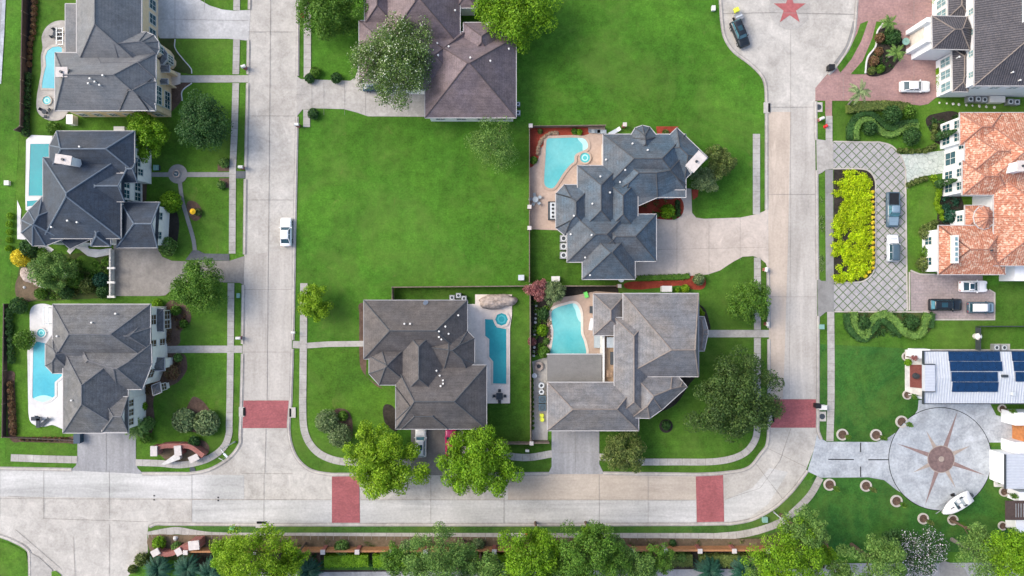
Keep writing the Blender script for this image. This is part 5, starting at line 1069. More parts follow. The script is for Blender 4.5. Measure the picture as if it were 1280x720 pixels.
cover('weeds on the soil strip above the orange fence', [(262,676),(1000,676),(1000,682),(262,682)], 'leaf_olive', 2600, .25, .11)
cover('undergrowth below the orange fence', [(250,692),(1050,690),(1050,708),(250,712)], 'leaf_dark', 5200, .45, .15)
cover('sparse weeds on the verge strip before the chartreuse bed', [(1024,216),(1030,216),(1031,350),(1024,345)], 'leaf_pale', 500, .15, .09)
# ------------------------------------------------------------------ vehicles (built along +X, front at +X)
def lthing(name, label, cat, px, ang, group=None, z=0, pz=0):
    o = thing(name, label, cat, (*W2(*px, pz), z), 1e-6, group); o.rotation_euler = (0,0,ang); return o
def loft(rings, close=True):
    m = MB(); k = len(rings[0]); vs = [p for r in rings for p in r]
    fs = [(i*k+j, i*k+(j+1)%k, (i+1)*k+(j+1)%k, (i+1)*k+j) for i in range(len(rings)-1) for j in range(k)]
    fs += [tuple(range(k))[::-1], tuple((len(rings)-1)*k+j for j in range(k))]
    return m.add(vs, fs)
def bodyring(x, w, zb, zs, zt):
    return [(x,-w*.86,zb),(x,-w,zb+.18),(x,-w,zs),(x,-w*.9,zt-.05),(x,-w*.6,zt),(x,w*.6,zt),(x,w*.9,zt-.05),(x,w,zs),(x,w,zb+.18),(x,w*.86,zb)]
def car(label, px, heading, L=4.8, w=.92, kind='sedan', paint='paint_white', roofm=None, hoodm=None, glass='car_glass', cat='car', name='parked_car', group=None, roofglass=None):
    r = lthing(name, label, cat, px, heading, group, pz=.8); h = L/2
    if kind == 'sedan': zh, zd, zr = .98, 1.05, 1.45; cab = (h*.36, h*.10, -h*.50, -h*.80)      # windscreen base, roof front, roof rear, rear base
    elif kind == 'sport': zh, zd, zr = .88, .98, 1.28; cab = (h*.30, -h*.04, -h*.42, -h*.78)
    elif kind == 'suv': zh, zd, zr = 1.12, 1.2, 1.75; cab = (h*.42, h*.22, -h*.84, -h*.96)
    elif kind == 'jeep': zh, zd, zr = 1.15, 1.2, 1.85; cab = (h*.34, h*.22, -h*.90, -h*.95)
    else: zh, zd, zr = 1.15, 1.15, 1.85; cab = (h*.42, h*.20, -h*.18, -h*.24)
    boxy = kind in ('jeep','pickup','suv')
    nose = .80 if not boxy else .90
    rings = [bodyring(-h, w*(.84 if not boxy else .93), .42, .75, zd-.18), bodyring(-h*.96, w*(.93 if not boxy else .98), .3, .8, zd-.04), bodyring(-h*.75, w*.99, .25, .8, zd), bodyring(-h*.3, w, .25, .82, zd), bodyring(cab[0]*.8, w, .25, .82, zh+.03), bodyring(h*.7, w*.99, .25, .8, zh-.03), bodyring(h*.93, w*(.92 if not boxy else .97), .3, .74, zh-.15), bodyring(h, w*nose, .42, .66, zh-.32)]
    if kind == 'pickup': rings = rings[2:] if 0 else rings
    b = loft(rings).build('body', paint, r, True)
    # cabin: glass with painted pillars and roof
    wb, wr = w*.86, w*.70
    x0, x1, x2, x3 = cab; zb = zh-.03
    gl = MB(); gl.add([(x0,-wb*.92,zb),(x0,wb*.92,zb),(x1,wr,zr-.03),(x1,-wr,zr-.03)], [(0,1,2,3)]).build('windscreen', glass, r)
    gl = MB(); gl.add([(x3,-wb*.9,zd-.02),(x3,wb*.9,zd-.02),(x2,wr,zr-.03),(x2,-wr,zr-.03)], [(3,2,1,0)]).build('rear_window', roofglass or glass, r)
    for sg in (-1,1):
        sd = MB(); sd.add([(x0,sg*wb*.92,zb),(x3,sg*wb*.9,zd-.02),(x2,sg*wr,zr-.03),(x1,sg*wr,zr-.03)], [(0,1,2,3) if sg < 0 else (3,2,1,0)]); so = sd.build('side_window', glass, r)
        pm = MB(); xm = (x1+x2)/2; pm.tube((xm+.05,sg*wb*.93,zb),(xm,sg*wr*1.01,zr-.02),.045,.045,6)
        pm.tube((x0,sg*wb*.93,zb),(x1,sg*wr*1.01,zr-.02),.05,.05,6).tube((x3,sg*wb*.92,zd-.02),(x2,sg*wr*1.01,zr-.02),.06,.06,6); pm.build('window_frame', paint, so)
    rr = [[(x, -wr*1.02*k, zr-.05), (x, -wr*.75*k, zr+.02*q), (x, wr*.75*k, zr+.02*q), (x, wr*1.02*k, zr-.05), (x, wr*.9*k, zr-.1), (x, -wr*.9*k, zr-.1)] for x, k, q in ((x2-.04,.96,0),(x2+.25,1,1.5),((x1+x2)/2,1,2.4),(x1-.2,1,1.5),(x1+.04,.96,0))]
    ro = loft(rr).build('roof', roofm or paint, r, True)
    if kind == 'sport': MB().box(((x1+x2)/2,0,zr+.055),(abs(x1-x2)*.8,wr*1.3,.02)).build('glass_roof', 'car_glass', ro)
    if kind in ('suv','pickup') and roofm is None and paint not in ('paint_magenta',): MB().box(((x1+x2)/2+.1,0,zr+.052),(abs(x1-x2)*.35,wr*1.1,.02)).build('sunroof', 'car_glass', ro)
    if kind == 'suv':
        for sg in (-1,1): MB().box(((x1+x2)/2,sg*wr*.92,zr+.06),(abs(x1-x2)*.8,.05,.05)).build('roof_rail', 'plastic_black', ro)
    if hoodm: MB().add([(x0+.05,-w*.78,zh+.035),(h*.9,-w*.7,zh-.08),(h*.9,w*.7,zh-.08),(x0+.05,w*.78,zh+.035)], [(0,1,2,3)]).build('hood', hoodm, r)
    else:
        m = MB(); m.obox((x0+.12,0,zh+.02),(0,1),(wb*1.6,.05,.03)); m.build('wiper_cowl', 'plastic_black', r)
    if kind == 'pickup':
        m = MB(); m.box(((-h*.93+x3)/2-.02,0,zd+.012),(abs(-h*.93-x3)-.15,w*1.55,.03)); m.build('bed', 'plastic_black', r)
        m = MB()
        for sg in (-1,1): m.box(((-h*.95+x3)/2,sg*w*.86,zd+.05),(abs(-h*.95-x3),.14,.14))
        m.box((-h*.95,0,zd+.05),(.12,w*1.7,.14)); m.build('bed_rail', paint, r)
    for sx in (h*.62, -h*.6):
        for sg in (-1,1):
            t = MB().tube((sx,sg*(w-.22),.34),(sx,sg*(w+.015),.34),.34,.34,18).build('wheel', 'tyre', r); MB().tube((sx,sg*(w+.012),.34),(sx,sg*(w+.03),.34),.21,.2,12).build('rim', 'rim', t)
    for sg in (-1,1):
        MB().box((h*.95,sg*w*.62,.70),(.16,.34,.14)).build('headlight', 'lamp_clear', r); MB().box((-h*.975,sg*w*.68,.82),(.12,.3,.16)).build('taillight', 'lamp_red', r)
        MB().box((x0-.15,sg*(w+.02),zb+.04),(.14,.24,.13)).build('mirror', paint, r)
    return r
U = R_(90)
car('white sedan parked facing up the left street beside the empty lawn', (357.3,290), U, 4.75, .93, 'sedan', glass='car_glass')
car('dark navy car mostly hidden under the white flowered magnolia', (472,107), math.pi, 4.9, .95, 'suv', 'paint_navy')
car('white car nosed up to the central house garage', (526,553), U, 4.8, .93, 'suv', 'paint_white', glass='car_glass_pale')
car('magenta red car half hidden by the deep green tree', (563.5,552), U, 4.7, .92, 'sedan', 'paint_magenta')
car('black suv at the edge of the round turning place', (925,42), R_(-67), 4.6, .95, 'suv', 'paint_black', glass='car_glass_pale')
car('white sedan on the pink paver drive', (1144,108), 0, 5.0, .93, 'sedan')
car('dark slate pickup with an empty bed on the grid pavers', (1116,262), -U, 5.8, 1.02, 'pickup', 'paint_slate', roofm='paint_steel', hoodm='paint_steel', cat='pickup', glass='car_glass_pale')
car('silver white jeep with a dark grey roof on the grid pavers', (1116,310), U, 4.5, .95, 'jeep', 'paint_silver', roofm='paint_slate', hoodm='paint_white')
car('white sports coupe with a glass roof on the paved pad beside the villa', (1217,358), 0, 4.6, .95, 'sport', 'paint_white')
car('long black suv on the paved pad beside the villa', (1182,381), 0, 5.4, 1.0, 'suv', 'paint_black', glass='car_glass_pale')
car('steel blue open jeep with a white roof on the paved pad', (1226,384.5), 0, 4.3, .95, 'jeep', 'paint_slate', roofm='fabric_white', hoodm='paint_steel')
# trailer with a yellow load
r = lthing('cart', 'small grey cart with a bright yellow box behind the black suv', 'cart', (920.5,20.5), R_(-67))
MB().box((.4,0,.75),(1.1,1.25,.35)).build('body', 'metal_grey', r); MB().box((.35,0,.96),(.25,1.15,.06)).build('stripe', 'metal_pale', r); MB().box((-.75,0,.9),(.7,.75,.6)).build('load', 'yellow_paint', r); MB().tube((.9,0,.5),(1.5,0,.5),.05).build('drawbar', 'metal_dark', r)
for sg in (-1,1): MB().tube((.3,sg*.65,.28),(.3,sg*.8,.28),.28,.28,14).build('wheel', 'tyre', r)
# boat on a trailer
r = lthing('boat', 'white open motorboat on a trailer at the edge of the paved circle', 'boat', (1196,630), R_(212), pz=1.3)
def hull(x, w, zk, zt): return [(x,-w*.35,zk),(x,-w*.95,zk+.5),(x,-w,zt),(x,-w*.9,zt+.05),(x,w*.9,zt+.05),(x,w,zt),(x,w*.95,zk+.5),(x,w*.35,zk)]
st = [(-2.6,1.0,.7),(-1.6,1.12,.62),(-.2,1.15,.6),(.9,1.02,.6),(1.8,.74,.7),(2.5,.36,.9),(2.85,.08,1.15)]
loft([hull(x,w,z,1.5+max(0,x)*.05) for x,w,z in st]).build('hull', 'paint_white', r, True)
ck = MB().prism([(-1.75,-.62),(-.2,-.78),(.9,-.62),(1.5,-.34),(1.5,.34),(.9,.62),(-.2,.78),(-1.75,.62)], 1.545, 1.575).build('cockpit', 'fabric_grey', r)
MB().box((-1.45,0,1.66),(.5,1.1,.2)).build('bench_seat', 'fabric_white', r)
for sg in (-1,1): MB().box((-.35,sg*.42,1.68),(.5,.42,.24)).build('seat', 'fabric_white', r); MB().obox((-1.0,sg*.75,1.7),(1,0),(.5,.12,.3)).build('speaker_pod', 'fabric_dark', r)
MB().box((.35,.0,1.72),(.14,1.25,.28)).build('windshield', 'car_glass', r); MB().box((1.1,0,1.6),(.8,.16,.04)).build('bow_stripe', 'fabric_dark', r); MB().box((.15,.36,1.72),(.35,.4,.25)).build('console', 'metal_dark', r)
mo = MB().box((-2.8,0,1.3),(.4,.42,.7)).build('engine', 'metal_dark', r); MB().box((-2.85,0,.7),(.16,.12,.7)).build('engine_leg', 'metal_dark', mo)
m = MB(); m.box((0,-.7,.5),(5,.1,.12)).box((0,.7,.5),(5,.1,.12)).tube((2.2,0,.5),(3.5,0,.5),.06); m.build('trailer', 'metal_grey', r)
for sg in (-1,1): MB().tube((-.6,sg*.95,.33),(-.6,sg*1.18,.33),.33,.33,16).build('wheel', 'tyre', r)
# ------------------------------------------------------------------ tree rings along the sunburst drive
PR = [((1052.5,543),7.3,'tree ring nearest the street, upper side of the paved throat','leaf_mid'), ((1094.5,543.5),7.3,'tree ring in the middle of the upper side of the paved throat','leaf_mid'), ((1126.5,527),7.6,'tree ring at the upper left rim of the paved circle','leaf_mid'), ((1132.5,445.5),5.6,'tree ring at the upper corner of the red brick terrace','leaf_red'), ((1133.5,493.5),5.8,'tree ring at the lower corner of the red brick terrace','leaf_mid'), ((1036.5,605.5),7.5,'tree ring nearest the street, lower side of the paved throat','leaf_mid'), ((1082,607),7.2,'tree ring in the middle of the lower side of the paved throat','leaf_olive'), ((1120,626),7.5,'tree ring at the lower left rim of the paved circle','leaf_mid'), ((1153.5,648),7.0,'tree ring at the bottom rim of the paved circle','leaf_olive'), ((1190.5,649.5),6.6,'tree ring just below the white boat','leaf_mid'), ((1252,510.5),5.2,'tree ring in the small lawn corner below the solar roof','leaf_mid'), ((1254.5,614.5),6.0,'tree ring at the lower corner of the annex terrace','leaf_mid'), ((1252.5,657),5.6,'tree ring beside the dark deck of the annex','leaf_mid')]
for i, (px, rp, lab, lf) in enumerate(PR):
    c = W2(*px); R = rp*S; r = thing('tree_ring', 'round stone '+lab, 'tree ring', (*c,0), group='stone tree rings along the sunburst drive')
    a0 = math.atan2(*(W2(*px)[::-1])); a0 = math.atan2(c[1], c[0]); m = MB(); m.ring(c, R*.74, R, 0, .22, 26, a0+.35, a0+5.95); m.build('stone_edge', 'kerb_stone', r); MB().disc(c, R*.75, 0, .06, 22).build('mulch', 'mulch_brown', r)
    h = 2.0+.5*((i*7) % 4)/3; rng = np.random.default_rng(50+i); t = thing('young_tree', 'slender young tree in the '+lab.replace('tree ring','ring').replace(' in the middle of the',', middle of').replace(' side',''), 'young tree', (*c,.06), group='young trees in stone rings')
    MB().tube((*c,.05),(c[0],c[1],h),.10,.06).build('trunk', 'bark', t); n = 260; u = rng.normal(0,1,(n,3)); u /= np.linalg.norm(u, axis=1)[:,None]; P = u*np.array([.42,.42,.75])*rng.uniform(.4,1.1,n)[:,None]+np.array([c[0],c[1],h+.2])
    qmesh('crown', leaves(P, u, .11, rng), lf, t)
# ------------------------------------------------------------------ street furniture
def lamp(label, base, head, h):
    r = thing('street_lamp', label, 'street lamp', (*W2(*base),0)); x, y = W2(*base); hx, hy = W2(*head, h)
    MB().tube((x,y,0),(x,y,.5),.16,.13,10).build('base', 'metal_grey', r); MB().tube((x,y,.5),(x,y,h),.085,.055,10).build('pole', 'metal_pale', r)
    m = MB(); m.tube((x,y,h-.05),(hx,hy,h+.25),.05,.04,8); ar = m.build('arm', 'metal_pale', r); d = Vector((hx-x,hy-y)); L = d.length or 1; d = d/L
    MB().obox((hx+d.x*.3,hy+d.y*.3,h+.22),(d.x,d.y),(.8,.32,.16)).build('lamp_head', 'metal_pale', r)
lamp('tilted looking grey street lamp at the corner beside the entrance monument', (294,552), (281,567), 5.6); lamp('grey street lamp beside the feathery pine at the lower right bend', (967,640), (981,651), 6.6)
def sign(label, px, h=2.2, col='sign_green', a=.5):
    r = thing('street_sign', label, 'sign', (*W2(*px),0)); x, y = W2(*px); MB().tube((x,y,0),(x,y,h),.035,.035,8).build('post', 'metal_grey', r); MB().obox((x,y,h+.08),(math.cos(a),math.sin(a)),(.95,.05,.2)).build('plate', col, r)
sign('white edged street sign at the corner kerb beside the left lamp', (284.5,569.5), 2.4, 'trim_white', -.5)
def mailbox(label, px, brick=False, a=0, big=1.0, mt='trim_white'):
    r = thing('mailbox', label, 'mailbox', (*W2(*px),0)); x, y = W2(*px, .9)
    MB().obox((x,y,.5),(math.cos(a),math.sin(a)),(.5*big if brick else .16,.5*big if brick else .16,1.0)).build('post', 'brick_red' if brick else 'metal_grey', r)
    b = MB(); b.obox((x,y,1.12),(math.cos(a),math.sin(a)),(.72*big,.46*big,.3)); n = 7; b.add([(x+math.cos(a)*sx*.36*big-math.sin(a)*.23*big*math.cos(math.pi*k/n), y+math.sin(a)*sx*.36*big+math.cos(a)*.23*big*math.cos(math.pi*k/n), 1.27+.18*big*math.sin(math.pi*k/n)) for sx in (-1,1) for k in range(n+1)], [(k,k+1,n+2+k,n+1+k) for k in range(n)]+[tuple(range(n+1)),tuple(range(n+1,2*n+2))[::-1]]); b.build('box', mt, r)
for lab, px, br, a in (('white mailbox on the verge opposite the topmost house walk', (305,83.5), True, .3), ('white mailbox on the verge at the navy house walk', (301.5,209), True, 0), ('white mailbox on the verge at the corner house walk', (298.5,422.5), True, 0), ('white mailbox on the verge of the central house walk', (367,415.5), False, 0), ('white mailbox on the verge right of the slate house driveway', (957.5,337), True, 1.5), ('grey mailbox on the verge at the taupe house walk', (959,405), True, 1.5), ('white oval mailbox near the formal garden corner', (1026.5,148.5), True, .4), ('pale mailbox at the end of the short sidewalk below the magnolia drive', (371.5,156), True, 0), ('cream mailbox in the verge right of the red car tree', (659,563), False, 0)):
    mailbox(lab, px, br, a, 1.0 if br else .85)
def hydrant(label, px):
    r = thing('fire_hydrant', label, 'fire hydrant', (*W2(*px),0), group='red fire hydrants'); x, y = W2(*px)
    MB().tube((x,y,0),(x,y,.12),.28,.28,12).tube((x,y,.12),(x,y,.75),.2,.18,12).tube((x,y,.75),(x,y,.95),.24,.08,12).build('barrel', 'hydrant_red', r)
    for d in ((.33,0),(-.33,0),(0,.33)): MB().tube((x,y,.55),(x+d[0],y+d[1],.55),.1,.1,8).build('outlet', 'hydrant_red', r)
for l, p in (('red fire hydrant on the verge at the top left street', (379,21)), ('red fire hydrant on the sidewalk edge in front of the bottom pines', (658,665)), ('red fire hydrant beside the formal garden sidewalk', (1031,158.5))): hydrant(l, p)
def box_thing(name, label, cat, px, sz, mt, a=0, lid=None, z=0, group=None):
    r = thing(name, label, cat, (*W2(*px, sz[2]+z),z), group=group); x, y = W2(*px, sz[2]+z); u = (math.cos(a), math.sin(a))
    MB().obox((x,y,z+sz[2]/2),u,sz).build('body', mt, r); MB().obox((x,y,z+sz[2]+.03),u,(sz[0]+.08,sz[1]+.08,.06)).build('lid', lid or mt, r)
for a in (('utility_box','green utility box on the lawn above the two fence corner','utility box',(651.5,347),(.9,.8,.8),'metal_pale'), ('utility_box','white utility box beside the pink leaved tree','utility box',(694.5,348.5),(1.3,.75,.9),'trim_white'), ('utility_box','white box against the north wall of the taupe house','utility box',(833.5,361),(1.6,.9,1.3),'trim_white'), ('utility_box','teal utility box on the verge below the grid paver drive','utility box',(1027.5,408.5),(.7,.7,.6),'teal_box'), ('utility_box','teal utility box on the left street verge','utility box',(297.5,369.5),(.4,.7,.5),'teal_box'), ('utility_box','teal utility lid on the bottom verge of the left street','utility box',(290,660.5),(.8,.45,.3),'sign_green'), ('utility_box','teal utility box on the verge at the lower right bend','utility box',(956.5,650),(.8,.8,.5),'teal_box'), ('trash_bin','dark green trash bin beside the corner house driveway','trash bin',(96,548.5),(1.0,1.5,1.1),'paint_navy'), ('trash_bin','black topped bin on the kerb beside the red crosswalk','trash bin',(1023,507.5),(.8,.7,1.1),'plastic_black'), ('parcel_box','white box beside the black bin at the red crosswalk','box',(1029,509.5),(1.2,.7,1.0),'trim_white'), ('trash_bin','black bin at the kerb tip of the pink paver drive','trash bin',(1040,83.5),(.9,.8,1.1),'plastic_black'), ('utility_box','white cabinet beside the topmost house south wall','utility box',(87,149),(1.0,1.5,1.4),'trim_white'), ('utility_box','white cabinet on the north wall of the navy house','utility box',(149,161),(1.7,.7,1.2),'trim_white'), ('sewer_box','small white box on the open lawn at the top','utility box',(892,10),(.55,.75,.5),'trim_white'), ('garden_bench','white bench on the far left lawn beside the fence','bench',(8,228.5),(.7,.7,.5),'trim_white')): box_thing(*a)
def inlet(label, px, a, L=1.6):
    r = thing('storm_inlet', label, 'storm drain', (*W2(*px),0)); x, y = W2(*px); u = (math.cos(a), math.sin(a)); v = (-u[1], u[0])
    MB().obox((x,y,.1),u,(L,.9,.2)).build('slab', 'inlet_concrete', r); MB().obox((x+v[0]*.42,y+v[1]*.42,.13),u,(L*.82,.35,.16)).build('opening', 'dark_gap', r)
inlet('storm drain beside the upper left red crosswalk', (302.5,514.5), -U); inlet('storm drain on the lower verge between the corner and the crosswalk', (327.5,656), 0, 2.0); inlet('storm drain at the kerb beside the right red crosswalk', (963,522.5), -U, 1.6); inlet('storm drain at the kerb below the turning place', (957.8,135), -U, 1.8); inlet('storm drain beside the red crosswalk of the central house', (366.5,515.5), U, 1.7)
def manhole(label, px, rp=.45, pad=True):
    r = thing('manhole', label, 'manhole', (*W2(*px),0), group='manhole covers'); c = W2(*px)
    if pad: MB().box((c[0],c[1],.035),(1.3,1.6,.07)).build('pad', 'inlet_concrete', r)
    MB().disc(c, rp, .02, .085, 18).build('cover', 'metal_dark', r)
for l, p, q in (('manhole in the square slab below the pink paver drive', (1023,134), 1), ('manhole in the square slab beside the black topped bin', (1027.5,520.5), 1), ('manhole on the corner sidewalk beside the entrance monument', (273.5,566.5), 0), ('manhole in the verge below the entrance monument', (240.8,587), 0), ('manhole in the bottom left lawn corner', (4.5,708), 0)): manhole(l, p, .48, q)
# air conditioners
def ac(label, px, group, sz=1.0):
    r = thing('air_conditioner', label, 'air conditioner', (*W2(*px, .9),0), group=group); x, y = W2(*px, .9)
    MB().box((x,y,.45),(sz,sz,.9)).build('cabinet', 'metal_grey', r); MB().ring((x,y),.28*sz,.42*sz,.9,.96,20).build('fan_ring', 'metal_pale', r); m = MB(); m.disc((x,y),.28*sz,.9,.92,16); m.build('fan', 'metal_dark', r)
for l, p in (('topmost grey air conditioner in the column on the west wall of the slate house', (704.5,298)), ('middle grey air conditioner in the column on the west wall of the slate house', (704.5,308)), ('lowest grey air conditioner in the column on the west wall of the slate house', (704.5,319))): ac(l, p, 'slate house air conditioners', 1.15)
for k, p in enumerate(((1213.5,123.8),(1223,123.8),(1231,124.5),(1263.5,127),(1271.5,127.5))): ac(['first','second','third','fourth','fifth'][k]+' air conditioner from the left along the dark tile mansion south wall', p, 'mansion air conditioners', .95)
box_thing('generator', 'white generator box among the air conditioners of the mansion', 'generator', (1247,124), (2.4,1.0,1.1), 'trim_white')
for k, p in enumerate(((651.5/1,133),(0,0))):
    if p[1]: ac('air conditioner at the east wall of the purple brown house, upper', (647.5,130), 'purple house air conditioners', .7); ac('air conditioner at the east wall of the purple brown house, lower', (647.5,141), 'purple house air conditioners', .8)
for k, p in enumerate(((1246,434.5),(1255.5,434.5))): ac(['left','right'][k]+' air conditioner on the concrete slab above the solar roof', p, 'solar house air conditioners', .95)
for k, p in enumerate(((565,372),(573,369.5),(580,373))): ac(['left','middle','right'][k]+' air conditioner behind the north wall of the central house', p, 'central house air conditioners', .85)
tag(MB().box((*W2(1250,435),.05),(3.2,1.4,.1)).build('equipment_slab','inlet_concrete'), kind='structure'); sheet('path', [(1136,436.5),(1340,436.5),(1340,440),(1136,440)], Z3, 'walk')
# white round tank
r = thing('tank', 'white round tank on the lawn beside the wire fence', 'tank', (*W2(1226,421,1.4),0)); x, y = W2(1226,421,1.4); MB().tube((x,y,0),(x,y,.9),.45,.55,18).tube((x,y,.9),(x,y,1.35),.58,.2,18).build('body', 'stone_white', r); MB().tube((x,y,1.35),(x,y,1.5),.14,.14,10).build('cap', 'metal_pale', r)
r = thing('satellite_dish', 'pale satellite dish at the south eave corner of the slate house', 'satellite dish', (*W2(777,348.5,3),0)); x, y = W2(777,348.5,3.2); MB().tube((x,y,0),(x,y,3.1),.04).build('mast', 'metal_grey', r); MB().tube((x,y,3.1),(x-.1,y-.1,3.3),.12,.5,18).build('dish', 'metal_pale', r)
r = thing('satellite_dish', 'grey satellite dish at the north eave of the central house', 'satellite dish', (*W2(531,377.5,5.9),0)); x, y = W2(531,377,6.2); MB().tube((x,y,0),(x,y,6.1),.04).build('mast', 'metal_grey', r); MB().tube((x,y,6.1),(x+.15,y-.15,6.3),.12,.45,18).build('dish', 'metal_pale', r)
# ------------------------------------------------------------------ pool furniture
def lounger(label, px, a, mt='fabric_grey', group=None):
    r = lthing('lounger', label, 'lounger', px, a, group); m = MB(); m.box((0,0,.3),(1.5,.62,.08)).box((-.6,-.25,.13),(.06,.06,.26)).box((.6,-.25,.13),(.06,.06,.26)).box((-.6,.25,.13),(.06,.06,.26)).box((.6,.25,.13),(.06,.06,.26)); m.build('seat', mt, r)
    MB().add([(.75,-.31,.32),(1.3,-.31,.75),(1.3,.31,.75),(.75,.31,.32),(.75,-.31,.26),(1.3,-.31,.69),(1.3,.31,.69),(.75,.31,.26)], [(0,1,2,3),(7,6,5,4),(0,4,5,1),(2,6,7,3),(1,5,6,2)]).build('backrest', mt, r)
lounger('grey lounger at the north edge of the red mulch pool yard, left one', (744.5,164.5), math.pi); lounger('grey lounger at the north edge of the red mulch pool yard, middle one', (752,165), math.pi); lounger('pale lounger at the north edge of the red mulch pool yard, right one', (766,166), .5, 'metal_pale')
lounger('white lounger beside the kidney pool', (738.5,407), U*.9, 'fabric_white'); lounger('dark lounger on the white deck of the corner house, left one', (46,523), 0, 'fabric_dark'); lounger('dark lounger on the white deck of the corner house, middle one', (49,528.5), U, 'fabric_dark'); lounger('dark lounger on the white deck of the corner house, right one', (57,528), .7, 'fabric_dark')
def dining(label, px, mt='fabric_dark', chairs=4, tr=.55, square=True, cm=None, tname='patio_table'):
    r = thing(tname, label, 'table', (*W2(*px),0)); x, y = W2(*px)
    (MB().box((x,y,.74),(tr*2,tr*2,.05)) if square else MB().disc((x,y),tr,.715,.765,20)).build('table_top', mt, r); MB().tube((x,y,0),(x,y,.72),.3,.06,12).build('base', 'metal_dark', r)
    for k in range(chairs):
        a = 6.2832*k/chairs+(0 if square else .5); cx, cy = x+math.cos(a)*(tr+.32), y+math.sin(a)*(tr+.32)
        c = thing('patio_chair', 'chair at the '+label, 'chair', (cx,cy,0), group='chairs at the '+label); u = (math.cos(a), math.sin(a))
        MB().obox((cx,cy,.43),u,(.45,.48,.06)).build('seat', cm or mt, c); MB().obox((cx+u[0]*.24,cy+u[1]*.24,.66),u,(.06,.46,.42)).build('backrest', cm or mt, c)
        for s1 in (-1,1):
            for s2 in (-1,1): px_, py_ = cx+u[0]*.19*s1-u[1]*.2*s2, cy+u[1]*.19*s1+u[0]*.2*s2; MB().tube((px_,py_,0),(px_,py_,.42),.02,.02,6).build('leg', 'metal_dark', c)
dining('dark square table on the south end of the beige pool deck', (624.5,494.5)); dining('round grey table on the pink deck of the red mulch yard', (669,250), 'fabric_grey', 5, .5, False); dining('grey lounge table on the curved deck of the topmost pool', (59,141), 'fabric_dark', 3, .4, False); dining('dark table by the north end of the curved deck', (73,44), 'fabric_dark', 4, .45, False); dining('tan table on the balcony of the taupe house', (762,466), 'fabric_dark', 2, .35) if 0 else None
for k, (px, sz, mt) in enumerate((((763.5,428),(1.2,1.6,.7),'fabric_grey'),((766.5,448),(.8,2.0,.7),'fabric_dark'),((762,467),(.9,1.0,.6),'rock_brown'))): box_thing('patio_sofa', ['grey armchair on the tan balcony', 'black sofa on the tan balcony', 'brown chest on the tan balcony'][k], 'sofa', px, sz, mt, z=3.2)
box_thing('hot_tub_cover', 'grey blue covered box left of the balcony wall', 'box', (747.5,427), (1.2,2.0,.8), 'fabric_grey', 0, 'fabric_grey'); box_thing('storage_bench', 'dark bench beside the kidney pool deck', 'bench', (739.5,387), (.6,1.1,.5), 'fabric_dark')
r = thing('outdoor_kitchen', 'black framed outdoor kitchen with white counter at the slate house wall', 'outdoor kitchen', (*W2(690,264),0)); p = W2(690,264)
m = MB(); m.box((p[0]-.6,p[1],.5),(.15,3.0,1.0)).box((p[0],p[1]+1.45,.5),(1.3,.12,1.0)).box((p[0],p[1]-1.45,.5),(1.3,.12,1.0)); m.build('frame', 'fabric_dark', r); MB().box((p[0]+.1,p[1],.45),(1.0,2.7,.9)).build('counter', 'metal_pale', r)
for k in range(4): MB().tube((p[0]+.1,p[1]-1.0+k*.65,.9),(p[0]+.1,p[1]-1.0+k*.65,1.0),.2,.2,12).build('burner', 'plastic_black', r)
r = thing('storage_rack', 'side yard rack of round white tanks and dark boxes along the taupe house wall', 'rack', (*W2(677,500),0)); 
for px, py, rr in ((676.5,481,.5),(676.5,489,.45)): c = W2(px, py); MB().ring(c, rr*.5, rr, 0, .9, 20).build('tank', 'metal_pale', r); MB().disc(c, rr*.5, 0, .8, 14).build('tank_top', 'metal_dark', r)
for py in (498,508): c = W2(677.5, py); MB().box((*c,.55),(1.2,1.15,1.1)).build('cabinet', 'paint_slate', r); MB().ring(c,.25,.4,1.1,1.13,18).build('fan_ring', 'metal_dark', r); 
for px, py in ((677,519),(677.5,524)): c = W2(px, py); MB().disc(c,.36,0,.5,16).build('bucket', 'yellow_paint', r)
sheet('path', [(665,452),(684,446),(686,478),(684.5,550),(664.5,550),(667,470)], Z4, 'walk')
r = thing('fire_pit', 'round stone fire pit beside the flat patio roof', 'fire pit', (*W2(673.5,457.5),0)); c = W2(673.5,457.5); MB().ring(c,.35,.75,0,.5,24).build('stone_ring', 'rock_tan', r); MB().disc(c,.36,0,.2,16).build('embers', 'metal_dark', r)
r = thing('round_table', 'pale round table just below the stone fire pit', 'table', (*W2(668,469),0)); c = W2(668,469); MB().disc(c,.42,.66,.72,20).build('table_top', 'metal_pale', r); MB().tube((*c,0),(*c,.66),.2,.05,10).build('base', 'metal_grey', r)
box_thing('pool_toy', 'bright green toy on the deck north of the kidney pool', 'toy', (732.5,368.5), (.55,.9,.4), 'green_toy', .3)
r = thing('parasol', 'small golden parasol in the oval bed of the navy house lawn', 'parasol', (*W2(240.3,264.2),0)); c = W2(240.3,264.2,1.5); MB().tube((*c,0),(*c,1.6),.03).build('pole', 'metal_dark', r); MB().tube((*c,1.35),(*c,1.65),.5,.03,10).build('canopy', 'umbrella_gold', r)
r = thing('fountain', 'small round fountain in the middle of the garden path circle', 'fountain', (*W2(221.5,217.5),0)); c = W2(221.5,217.5); MB().ring(c,.45,.62,0,.4,22).build('basin', 'rock_tan', r); MB().disc(c,.46,0,.25,16).build('water', 'water_pond', r); MB().tube((*c,.2),(*c,.9),.12,.05,10).build('spout', 'stone_white', r)
box_thing('planter', 'dark green planter box at the front steps of the navy house', 'planter', (195,209.5), (.8,.8,.7), 'metal_dark', 0, 'teal_box')
